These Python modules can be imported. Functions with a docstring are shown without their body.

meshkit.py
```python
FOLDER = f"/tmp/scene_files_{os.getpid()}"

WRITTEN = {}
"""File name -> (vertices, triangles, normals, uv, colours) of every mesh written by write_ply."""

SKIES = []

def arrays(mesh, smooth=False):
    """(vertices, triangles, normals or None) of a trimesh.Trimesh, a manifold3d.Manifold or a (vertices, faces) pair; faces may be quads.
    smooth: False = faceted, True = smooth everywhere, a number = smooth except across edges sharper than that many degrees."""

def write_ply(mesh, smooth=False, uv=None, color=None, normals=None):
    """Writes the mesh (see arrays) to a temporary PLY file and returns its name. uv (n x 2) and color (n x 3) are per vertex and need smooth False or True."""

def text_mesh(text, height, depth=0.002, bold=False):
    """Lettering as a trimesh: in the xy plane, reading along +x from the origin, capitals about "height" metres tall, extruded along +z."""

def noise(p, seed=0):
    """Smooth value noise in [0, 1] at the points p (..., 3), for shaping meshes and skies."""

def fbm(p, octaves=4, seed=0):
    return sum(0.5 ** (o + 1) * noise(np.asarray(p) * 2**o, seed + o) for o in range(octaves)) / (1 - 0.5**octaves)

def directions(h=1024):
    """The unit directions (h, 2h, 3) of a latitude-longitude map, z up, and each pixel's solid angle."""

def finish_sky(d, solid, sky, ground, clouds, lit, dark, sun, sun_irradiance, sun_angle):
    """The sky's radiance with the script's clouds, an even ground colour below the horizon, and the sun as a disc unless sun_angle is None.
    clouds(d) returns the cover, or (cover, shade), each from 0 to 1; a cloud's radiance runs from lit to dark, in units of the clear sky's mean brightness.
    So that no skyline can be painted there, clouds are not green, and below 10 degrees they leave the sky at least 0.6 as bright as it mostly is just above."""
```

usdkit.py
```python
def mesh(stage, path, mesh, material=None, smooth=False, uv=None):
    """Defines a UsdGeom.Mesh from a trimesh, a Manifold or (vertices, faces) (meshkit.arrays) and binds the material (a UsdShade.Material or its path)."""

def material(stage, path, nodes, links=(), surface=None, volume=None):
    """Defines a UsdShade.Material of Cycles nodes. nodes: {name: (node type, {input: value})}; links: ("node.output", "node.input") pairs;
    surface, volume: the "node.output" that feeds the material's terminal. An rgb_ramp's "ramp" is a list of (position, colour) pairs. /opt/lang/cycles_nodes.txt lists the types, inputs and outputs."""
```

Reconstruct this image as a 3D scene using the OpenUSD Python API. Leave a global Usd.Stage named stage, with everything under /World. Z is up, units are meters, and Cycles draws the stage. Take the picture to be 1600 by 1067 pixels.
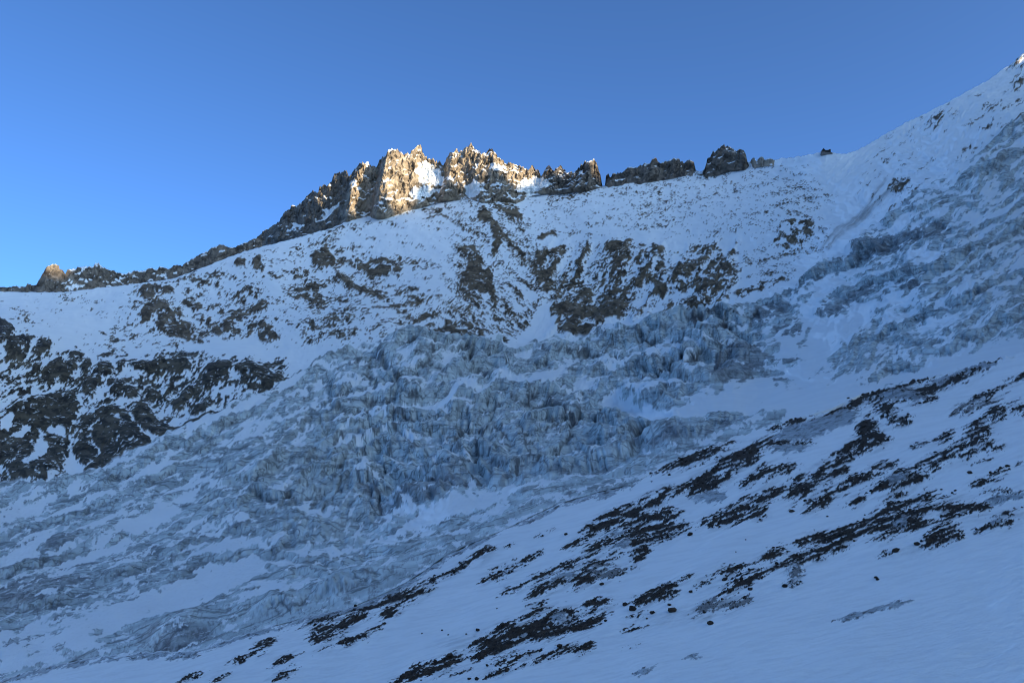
import math, numpy as np, trimesh, usdkit
from scipy import ndimage
from scipy.interpolate import RBFInterpolator
from scipy.spatial import cKDTree
from pxr import Usd, UsdGeom, UsdLux, UsdShade, Gf, Sdf, Vt

stage = Usd.Stage.CreateInMemory()
UsdGeom.SetStageUpAxis(stage, UsdGeom.Tokens.z)
UsdGeom.SetStageMetersPerUnit(stage, 1.0)
world = UsdGeom.Xform.Define(stage, '/World')
stage.SetDefaultPrim(world.GetPrim())

# ------------------------------------------------------------------ camera, sky, sun, exposure
PITCH = math.radians(8.0)
F = 1256.0                                   # focal length in photo pixels (photo is 1600 wide)
cam = UsdGeom.Camera.Define(stage, '/World/camera')
cam.CreateHorizontalApertureAttr(36.0)
cam.CreateVerticalApertureAttr(36.0 * 682 / 1024)
cam.CreateFocalLengthAttr(36.0 * F / 1600)
cam.CreateClippingRangeAttr(Gf.Vec2f(0.5, 30000))
cam.CreateExposureAttr(1.94)
cam.AddRotateXOp().Set(90 + math.degrees(PITCH))

SUN_EL = math.radians(22.0)
SUN_H = np.array([0.83, -0.56])
SUN_H /= np.linalg.norm(SUN_H)
SUN = np.array([SUN_H[0] * math.cos(SUN_EL), SUN_H[1] * math.cos(SUN_EL), math.sin(SUN_EL)])
SKY_STRENGTH, SUN_INTENSITY = 0.10, 0.70

dome = UsdLux.DomeLight.Define(stage, '/World/sky')
dome.GetPrim().SetCustomDataByKey('kind', 'structure')
skymat = usdkit.material(stage, '/World/Looks/sky_air', {
    'sky': ('sky_texture', {'sky_type': 'single_scattering', 'sun_disc': False, 'sun_elevation': SUN_EL,
                            'sun_rotation': math.atan2(SUN[0], SUN[1]), 'altitude': 1500.0,
                            'air_density': 0.41, 'aerosol_density': 6.5, 'ozone_density': 7.4}),
    'wb': ('mix_color', {'blend_type': 'multiply', 'fac': 1.0, 'b': (0.86, 1.03, 1.0)}),          # the camera's white balance
    'bg': ('background_shader', {'strength': SKY_STRENGTH})},
    [('sky.color', 'wb.a'), ('wb.result', 'bg.color')], surface='bg.background')
UsdShade.MaterialBindingAPI.Apply(dome.GetPrim()).Bind(skymat)

sun = UsdLux.DistantLight.Define(stage, '/World/sun')
sun.CreateNormalizeAttr(True)
sun.CreateIntensityAttr(SUN_INTENSITY)
sun.CreateAngleAttr(0.5)
sun.CreateColorAttr(Gf.Vec3f(1.0, 0.80, 0.52))
q = Gf.Rotation(Gf.Vec3d(0, 0, 1), Gf.Vec3d(*map(float, SUN))).GetQuat()
sun.AddOrientOp().Set(Gf.Quatf(q))

# ------------------------------------------------------------------ noise tiles
def spectral(n, k0, beta, seed):
    """Tileable band-limited fractal noise, k0 cycles per tile, ranked to a uniform [0,1] spread."""
    r = np.random.default_rng(seed)
    kx = np.fft.fftfreq(n) * n
    k = np.hypot(*np.meshgrid(kx, kx))
    amp = np.where(k >= k0 * 0.55, 1.0 / np.maximum(k, 1e-6) ** beta, 0) * np.exp(-(k / (n * 0.42)) ** 4)
    amp[0, 0] = 0
    x = np.fft.ifft2(amp * np.exp(2j * np.pi * r.random((n, n)))).real
    return rank(x)

def rank(x):
    o = np.argsort(x, axis=None)
    y = np.empty(x.size, np.float32)
    y[o] = np.linspace(0, 1, x.size, dtype=np.float32)
    return y.reshape(x.shape)

TN = 1024
NT = [spectral(TN, 32, 1.9, 10 + s) for s in range(4)]          # fractal, 32 features per tile
ST = [spectral(TN, 32, 3.4, 40 + s) for s in range(3)]          # smooth
def _ridge(seed):
    out, a = 0, 1.0
    for o, k0 in enumerate((32, 64, 128)):
        out = out + a * (1 - np.abs(2 * spectral(TN, k0, 4.0, seed + 7 * o) - 1)); a *= 0.45
    return rank(out)
RT = [_ridge(80), _ridge(90)]
def _worley(seed):
    n = 600
    p = np.random.default_rng(seed).random((n, 2))
    g = (np.arange(512) + 0.5) / 512
    xx, yy = np.meshgrid(g, g)
    d, i = cKDTree(p, boxsize=1.0).query(np.stack([xx.ravel(), yy.ravel()], 1), k=2)
    s = math.sqrt(n)
    val = np.random.default_rng(seed + 1).random((n, 3))
    dx = (np.stack([xx.ravel(), yy.ravel()], 1) - p[i[:, 0]] + 0.5) % 1 - 0.5
    tilt = (dx * s * (val[i[:, 0], 1:] - 0.5)).sum(1)
    return ((d[:, 1] - d[:, 0]) * s).reshape(512, 512), val[i[:, 0], 0].reshape(512, 512), tilt.reshape(512, 512)
WE, WI, WT = _worley(5)

def samp(tile, x, y, per=32.0):
    n = tile.shape[0]
    return ndimage.map_coordinates(tile, [(y * n / per) % n, (x * n / per) % n], order=1, mode='grid-wrap')

def rot(u, v, deg, a, b):
    """Coordinates along / across a direction that rises deg degrees to the right, in features of a by b units."""
    c, s = math.cos(math.radians(deg)), math.sin(math.radians(deg))
    return (u * c - v * s) / a, (u * s + v * c) / b

def sstep(a, b, x):
    t = np.clip((x - a) / (b - a), 0, 1)
    return t * t * (3 - 2 * t)

# ------------------------------------------------------------------ survey plan: areas traced as polygons
CX0, CY0, CW, CH = -140, 0, 1880, 1140
def fill(polys, soft=2.0, value=1.0, base=None):
    """Rasterises survey polygons (even-odd) to a soft field."""
    a = np.zeros((CH, CW), np.float32) if base is None else base
    for poly in polys:
        p = np.array(poly, float) - [CX0, CY0]
        x0, y0, x1, y1 = p[:, 0], p[:, 1], np.roll(p[:, 0], -1), np.roll(p[:, 1], -1)
        for y in range(max(0, int(p[:, 1].min())), min(CH, int(p[:, 1].max()) + 1)):
            yc = y + 0.5
            k = (y0 <= yc) != (y1 <= yc)
            if not k.any(): continue
            xs = np.sort(x0[k] + (yc - y0[k]) / (y1[k] - y0[k]) * (x1[k] - x0[k]))
            for i in range(0, len(xs) - 1, 2):
                l, r_ = int(round(xs[i])), int(round(xs[i + 1]))
                if r_ > 0: a[y, max(0, l):max(l + 1, r_)] = value
    return ndimage.gaussian_filter(a, soft) if soft else a

def thick(pts, w):
    """A band of half-width w along a polyline, as a polygon."""
    p = np.array(pts, float); t = np.gradient(p, axis=0); t /= np.linalg.norm(t, axis=1, keepdims=True)
    n = np.stack([-t[:, 1], t[:, 0]], 1); ww = np.full(len(p), float(w)); ww[0] *= 0.4; ww[-1] *= 0.4
    return [*map(tuple, p + n * ww[:, None]), *map(tuple, (p - n * ww[:, None])[::-1])]

def at(field, u, v, order=1):
    return ndimage.map_coordinates(field, [np.asarray(v) - CY0, np.asarray(u) - CX0], order=order, mode='nearest')

def line(pts):
    p = np.array(pts, float)
    return lambda u: np.interp(u, p[:, 0], p[:, 1])

def rays(u, v):
    x, y = (u - 800) / F, (533.5 - v) / F
    return np.stack([x, math.cos(PITCH) - y * math.sin(PITCH), math.sin(PITCH) + y * math.cos(PITCH)], -1)

# ------------------------------------------------------------------ labels, materials
def tag(p, label=None, cat=None, group=None, kind=None):
    for k, v in (('label', label), ('category', cat), ('group', group), ('kind', kind)):
        if v: p.SetCustomDataByKey(k, v)
    return p
_names = {}
def path_for(name, parent='/World'):
    k = f'{parent}/{name}'
    n = _names.get(k, -1) + 1; _names[k] = n
    return k if n == 0 else f'{k}_{n:03d}'

def surface_material(name, rock_a, rock_b, rock_scale, ice_a, ice_b, ice_scale, snow=(0.84, 0.86, 0.83), bump=0.25, bump_scale=1.0, bump_dist=0.3,
                     crack=0.05, crack_w=0.03, dust=0.72, stretch=(1.0, 1.0, 1.0), seam=0.03):
    """Snow, rock and ice mixed by the mesh's cover primvar (x rock, y ice, z dirt), all of it coloured by procedural noise.
    Rock has dark joints and a dusting of snow on its flatter bits; ice has thin dark cracks and dirt layers."""
    nodes = {
        'cov': ('attribute', {'attribute': 'cover'}), 'sep': ('separate_xyz', {}),
        'geo': ('geometry', {}), 'map': ('mapping', {'scale': stretch}), 'nz': ('separate_xyz', {}),
        'rn': ('noise_texture', {'scale': rock_scale, 'detail': 9.0, 'roughness': 0.68}),
        'rr': ('rgb_ramp', {'ramp': [(0.3, rock_a), (0.7, rock_b)]}),
        'in': ('noise_texture', {'scale': ice_scale, 'detail': 9.0, 'roughness': 0.66, 'distortion': 0.6}),
        'ir': ('rgb_ramp', {'ramp': [(0.30, ice_a), (0.70, ice_b)]}),
        'cn': ('noise_texture', {'scale': crack, 'detail': 5.0, 'roughness': 0.55, 'distortion': 1.2}),
        'ca': ('math', {'math_type': 'subtract', 'value2': 0.5}), 'cb': ('math', {'math_type': 'absolute'}),
        'cr': ('map_range', {'from_min': 0.0, 'from_max': crack_w, 'to_min': 0.30, 'to_max': 1.0, 'clamp': True}),
        'ln': ('noise_texture', {'scale': 1.0, 'detail': 4.0}), 'lmap': ('mapping', {'scale': (crack * .5, crack * .5, crack * 9)}),
        'lr': ('map_range', {'from_min': 0.38, 'from_max': 0.5, 'to_min': 0.72, 'to_max': 1.0, 'clamp': True}),
        'ci': ('math', {'math_type': 'multiply'}), 'im': ('mix_color', {'blend_type': 'multiply', 'fac': 1.0}),
        'jn': ('noise_texture', {'scale': seam, 'detail': 6.0, 'roughness': 0.6, 'distortion': 0.8}),
        'ja': ('math', {'math_type': 'subtract', 'value2': 0.5}), 'jb': ('math', {'math_type': 'absolute'}),
        'jr': ('map_range', {'from_min': 0.0, 'from_max': 0.035, 'to_min': 0.35, 'to_max': 1.0, 'clamp': True}), 'jm': ('mix_color', {'blend_type': 'multiply', 'fac': 1.0}),
        'dn': ('noise_texture', {'scale': rock_scale * 3.2, 'detail': 6.0, 'roughness': 0.7}),
        'dz': ('math', {'math_type': 'multiply_add', 'value2': 0.22}),
        'dr': ('map_range', {'from_min': dust + .08, 'from_max': dust + .11, 'to_min': 0.0, 'to_max': 0.9, 'clamp': True}), 'dm': ('mix_color', {}),
        'sn': ('noise_texture', {'scale': bump_scale * 0.2, 'detail': 4.0}),
        'sr': ('rgb_ramp', {'ramp': [(0.2, tuple(0.93 * c for c in snow)), (0.8, snow)]}),
        'm1': ('mix_color', {}), 'm2': ('mix_color', {}), 'm3': ('mix_color', {'b': tuple(0.62 * c for c in rock_a)}),
        'bn': ('noise_texture', {'scale': bump_scale, 'detail': 6.0, 'roughness': 0.62}),
        'bm': ('bump', {'strength': bump, 'distance': bump_dist}),
        'ro': ('map_range', {'from_min': 0.0, 'from_max': 1.0, 'to_min': 0.75, 'to_max': 0.5}),
        'p': ('principled_bsdf', {'specular_ior_level': 0.15})}
    links = [('cov.vector', 'sep.vector'), ('geo.position', 'map.vector'), ('geo.position', 'lmap.vector'), ('geo.normal', 'nz.vector')]
    links += [('geo.position', k + '.vector') for k in ('rn', 'in', 'cn', 'jn', 'dn')] + [('map.vector', 'bn.vector'), ('map.vector', 'sn.vector'), ('lmap.vector', 'ln.vector')]
    links += [('rn.fac', 'rr.fac'), ('in.fac', 'ir.fac'), ('sn.fac', 'sr.fac'), ('cn.fac', 'ca.value1'), ('ca.value', 'cb.value1'), ('cb.value', 'cr.value'), ('ln.fac', 'lr.value'),
             ('cr.result', 'ci.value1'), ('lr.result', 'ci.value2'), ('ir.color', 'im.a'), ('ci.value', 'im.b'),
             ('jn.fac', 'ja.value1'), ('ja.value', 'jb.value1'), ('jb.value', 'jr.value'), ('rr.color', 'jm.a'), ('jr.result', 'jm.b'),
             ('nz.z', 'dz.value1'), ('dn.fac', 'dz.value3'), ('dz.value', 'dr.value'), ('dr.result', 'dm.fac'), ('jm.result', 'dm.a'), ('sr.color', 'dm.b'),
             ('sep.y', 'm1.fac'), ('sr.color', 'm1.a'), ('im.result', 'm1.b'),
             ('sep.x', 'm2.fac'), ('m1.result', 'm2.a'), ('dm.result', 'm2.b'),
             ('sep.z', 'm3.fac'), ('m2.result', 'm3.a'),
             ('bn.fac', 'bm.height'), ('bm.normal', 'p.normal'), ('sep.y', 'ro.value'), ('ro.result', 'p.roughness'), ('m3.result', 'p.base_color')]
    return usdkit.material(stage, '/World/Looks/' + name, nodes, links, surface='p.BSDF')

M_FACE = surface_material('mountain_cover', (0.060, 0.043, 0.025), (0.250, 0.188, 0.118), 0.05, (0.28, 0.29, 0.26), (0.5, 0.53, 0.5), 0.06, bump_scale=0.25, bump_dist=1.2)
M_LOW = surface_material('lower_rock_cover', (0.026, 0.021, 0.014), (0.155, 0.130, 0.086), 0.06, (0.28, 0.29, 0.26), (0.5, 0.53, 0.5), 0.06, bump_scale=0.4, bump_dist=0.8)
M_ICE = surface_material('glacier_cover', (0.10, 0.098, 0.095), (0.20, 0.195, 0.19), 0.08, (0.37, 0.42, 0.40), (0.70, 0.77, 0.73), 0.07, bump=.7, bump_scale=0.3, bump_dist=2.0)
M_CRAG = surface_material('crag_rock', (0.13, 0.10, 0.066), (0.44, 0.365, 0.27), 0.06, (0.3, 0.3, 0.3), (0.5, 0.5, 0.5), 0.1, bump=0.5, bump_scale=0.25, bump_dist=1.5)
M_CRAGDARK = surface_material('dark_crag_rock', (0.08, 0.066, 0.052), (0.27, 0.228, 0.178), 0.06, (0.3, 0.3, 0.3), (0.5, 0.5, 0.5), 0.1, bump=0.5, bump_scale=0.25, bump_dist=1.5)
M_FORE = surface_material('foreground_cover', (0.016, 0.011, 0.007), (0.072, 0.050, 0.031), 1.2, (0.30, 0.33, 0.33), (0.52, 0.57, 0.58), 0.35, bump=1.0, bump_scale=1.3, bump_dist=0.22, crack=.4, dust=.9, stretch=(.28, .9, 1.2), seam=1.0)

# ------------------------------------------------------------------ sheets: gridded surfaces of the ground
def grid_normals(P):
    du, dv = np.gradient(P, axis=1), np.gradient(P, axis=0)
    n = np.cross(du, -dv) if False else np.cross(du, dv)
    n /= np.maximum(np.linalg.norm(n, axis=-1, keepdims=True), 1e-9)
    return n

def write_mesh(path, pts, faces, nrm, cover, mat):
    m = UsdGeom.Mesh.Define(stage, path)
    m.CreatePointsAttr(Vt.Vec3fArray.FromNumpy(np.ascontiguousarray(pts, np.float32)))
    m.CreateFaceVertexCountsAttr(Vt.IntArray.FromNumpy(np.full(len(faces), faces.shape[1], np.int32)))
    m.CreateFaceVertexIndicesAttr(Vt.IntArray.FromNumpy(np.ascontiguousarray(faces, np.int32).ravel()))
    m.CreateSubdivisionSchemeAttr('none')
    if nrm is not None:
        m.CreateNormalsAttr(Vt.Vec3fArray.FromNumpy(np.ascontiguousarray(nrm, np.float32)))
        m.SetNormalsInterpolation('vertex')
    if cover is not None:
        UsdGeom.PrimvarsAPI(m).CreatePrimvar('cover', Sdf.ValueTypeNames.Float3Array, 'vertex').Set(Vt.Vec3fArray.FromNumpy(np.ascontiguousarray(cover, np.float32)))
    UsdShade.MaterialBindingAPI.Apply(m.GetPrim()).Bind(mat)
    return m.GetPrim()

def split_sheet(P, N, cover, label, specs):
    """Cuts a gridded sheet into one mesh per label number; specs[k] = (name, material, tags) or None to drop."""
    h, w = label.shape
    idx = np.arange(h * w).reshape(h, w)
    quads = np.stack([idx[:-1, :-1], idx[:-1, 1:], idx[1:, 1:], idx[1:, :-1]], -1).reshape(-1, 4)
    fl = label[:-1, :-1].ravel()
    V, NN, C = P.reshape(-1, 3), N.reshape(-1, 3), cover.reshape(-1, 3)
    made = {}
    for k, spec in specs.items():
        f = quads[fl == k]
        if spec is None or len(f) == 0: continue
        used = np.unique(f)
        remap = np.zeros(h * w, np.int64); remap[used] = np.arange(len(used))
        parent = spec[3] if len(spec) > 3 else '/World'
        pr = write_mesh(path_for(spec[0], parent), V[used], remap[f], NN[used], C[used], spec[1])
        tag(pr, **spec[2]); made[k] = pr
    return made

# ------------------------------------------------------------------ distances
V0, VS, K = 646.0, 0.27, 20.0
def z_fore(u, v):
    return K * F / np.maximum(v - (V0 - VS * (u - 800)), 12)

FORE_CREST = line([(-160, 1118), (0, 1064), (60, 1046), (130, 1030), (200, 1022), (310, 1018), (345, 1004), (400, 986), (480, 964), (540, 953), (600, 928), (640, 908), (700, 866),
                   (760, 840), (800, 822), (870, 788), (940, 768), (985, 757), (1010, 742), (1060, 716), (1130, 690), (1180, 672), (1240, 655), (1300, 638), (1322, 627), (1345, 616), (1400, 604),
                   (1450, 590), (1500, 577), (1560, 562), (1600, 553), (1750, 505)])
SKYLINE = line([(-160, 454), (0, 455), (60, 456), (100, 456), (150, 450), (220, 443), (270, 436), (300, 425), (340, 409), (380, 394), (430, 380), (480, 367), (520, 357), (545, 345),
                (580, 332), (640, 300), (680, 285), (720, 275), (780, 275), (830, 280), (880, 285), (945, 291), (1000, 280), (1060, 268), (1100, 268), (1140, 258), (1170, 254),
                (1210, 249), (1240, 246), (1270, 241), (1283, 239), (1300, 239.5), (1320, 241), (1340, 235), (1360, 224), (1380, 211), (1400, 200), (1415, 191), (1430, 185), (1450, 176),
                (1470, 166), (1500, 150), (1520, 138), (1545, 125), (1565, 110), (1580, 100), (1590, 92), (1597, 85), (1605, 82), (1650, 60), (1750, 20)])
ICE_EDGE = line([(-160, 765), (0, 758), (70, 760), (130, 745), (230, 705), (280, 675), (350, 645), (430, 605), (450, 590), (520, 560), (600, 533), (640, 529), (700, 533), (760, 545),
                 (820, 548), (870, 535), (900, 530), (960, 520), (1010, 512), (1080, 500), (1150, 490), (1200, 470), (1250, 455), (1290, 420), (1340, 385), (1400, 335), (1450, 300),
                 (1500, 265), (1550, 225), (1600, 190), (1750, 110)])

ctl = [(0, 900, 255), (-150, 900, 250), (300, 860, 280), (600, 800, 320), (900, 720, 360), (1000, 690, 380), (1200, 635, 430), (1400, 570, 470),
       (0, 770, 480), (-150, 770, 470), (250, 700, 560), (450, 600, 720), (620, 530, 870), (780, 545, 920), (950, 515, 1020), (1100, 480, 1030), (1250, 460, 940),
       (850, 600, 730), (700, 650, 570), (850, 680, 500), (450, 760, 400), (1050, 600, 640),
       (1300, 430, 920), (1400, 350, 930), (1500, 250, 1010), (1600, 200, 1060), (1600, 330, 820), (1600, 450, 580), (1500, 520, 480), (1450, 450, 660), (1750, 300, 850), (1750, 450, 560),
       (100, 620, 690), (0, 640, 640), (0, 520, 800), (-150, 520, 800), (0, 455, 1150), (-150, 455, 1150), (150, 450, 1190), (200, 500, 980), (270, 436, 1250), (300, 425, 1260), (250, 560, 830), (380, 394, 1330),
       (450, 500, 980), (450, 420, 1210), (480, 367, 1420), (545, 345, 1520), (640, 300, 1640), (640, 430, 1170), (640, 360, 1400), (740, 430, 1200), (720, 320, 1500), (720, 275, 1660), (830, 280, 1620),
       (880, 500, 1090), (900, 400, 1300), (900, 300, 1520), (945, 291, 1530), (1100, 460, 1060), (1100, 370, 1270), (1100, 268, 1480), (1000, 280, 1510), (1180, 420, 1120), (1200, 320, 1270), (1210, 249, 1400),
       (1250, 445, 980), (1300, 350, 1120), (1283, 239, 1300), (1340, 235, 1290), (1400, 200, 1280), (1400, 290, 1110), (1500, 150, 1290), (1500, 220, 1110), (1600, 120, 1260), (1600, 82, 1350), (1750, 20, 1400), (1750, 110, 1180)]
for uu in (-150, 0, 150, 310, 480, 640, 800, 940):
    vv = FORE_CREST(uu); ctl.append((uu, vv, z_fore(uu, vv) * 1.02))
for uu, k in ((1060, 1.15), (1180, 1.3), (1300, 1.5), (1400, 1.65), (1500, 1.7), (1600, 1.75), (1750, 1.8)):
    vv = FORE_CREST(uu); ctl.append((uu, vv, z_fore(uu, vv) * k))
ctl = np.array(ctl, float)
_rbf = RBFInterpolator(ctl[:, :2] / 300, np.log(ctl[:, 2]), kernel='thin_plate_spline', smoothing=0.003)
_gu, _gv = np.arange(-160, 1761, 20.0), np.arange(0, 1161, 20.0)
_lz = _rbf(np.stack(np.meshgrid(_gu, _gv), -1).reshape(-1, 2) / 300).reshape(len(_gv), len(_gu))
def z_back(u, v):
    u, v = np.broadcast_arrays(np.asarray(u, float), np.asarray(v, float))
    return np.exp(ndimage.map_coordinates(_lz, [v.ravel() / 20.0, (u.ravel() + 160) / 20.0], order=3, mode='nearest')).reshape(u.shape)

def point(u, v):
    """Ground point seen in direction (u, v)."""
    u, v = np.asarray(u, float), np.asarray(v, float)
    z = np.where(v > FORE_CREST(u), z_fore(u, v), z_back(u, v))
    return rays(u, v) * z[..., None]

# ------------------------------------------------------------------ the mountain face and the glacier: one continuous sheet of ground
_out = np.cumsum(np.linspace(2, 54, 60))
U = np.concatenate([(-42 - _out)[::-1], np.arange(-42, 1643, 1.5), 1642 + _out])      # fine in view, coarser to either side
ROWS = 600
t = np.linspace(0, 1, ROWS)[:, None]
vb = np.minimum(FORE_CREST(U) + 45, 1135)
vc = SKYLINE(U) - 1.0 * (samp(NT[0], U / 9, U * 0 + 3.3) - 0.5) * np.interp(U, [0, 270, 1180, 1330], [1, 1, 3, 1.5])
v = (vb[None] * (1 - t) + vc[None] * t).astype(np.float64)
u = np.broadcast_to(U[None], v.shape).copy()
Z = z_back(u, v)
cz = z_fore(U, FORE_CREST(U)) * np.interp(U, [960, 1060, 1180, 1300, 1400, 1600], [1.01, 1.12, 1.3, 1.5, 1.65, 1.75])   # where the glacier meets the near slope
above = FORE_CREST(u) - v
Z = Z * np.exp(np.exp(-np.maximum(above, 0) / 45.0) * (np.log(cz) - np.log(z_back(U, FORE_CREST(U))))[None])
Z = np.where(above < 0, np.maximum(cz[None] * (1 + 0.0005 * above), z_fore(u, v) * 1.04), Z)
P = rays(u, v) * Z[..., None]
N0 = grid_normals(P)
if N0[..., 2].mean() < 0: N0 = -N0
PX = Z / F                                                    # metres per photo pixel at each point

wu = u + 5 * (samp(NT[0], u / 22, v / 22) - 0.5) + 3 * (samp(NT[1], u / 7, v / 7) - 0.5)
wv = v + 4 * (samp(NT[1], u / 22, v / 18) - 0.5) + 3 * (samp(NT[2], u / 7, v / 6) - 0.5)
ice_edge = ICE_EDGE(u) + 7 * (samp(NT[0], u / 25, u * 0 + 8.1) - 0.5)
G = sstep(-3, 3, v - ice_edge)                                # glacier 1, mountain 0

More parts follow.
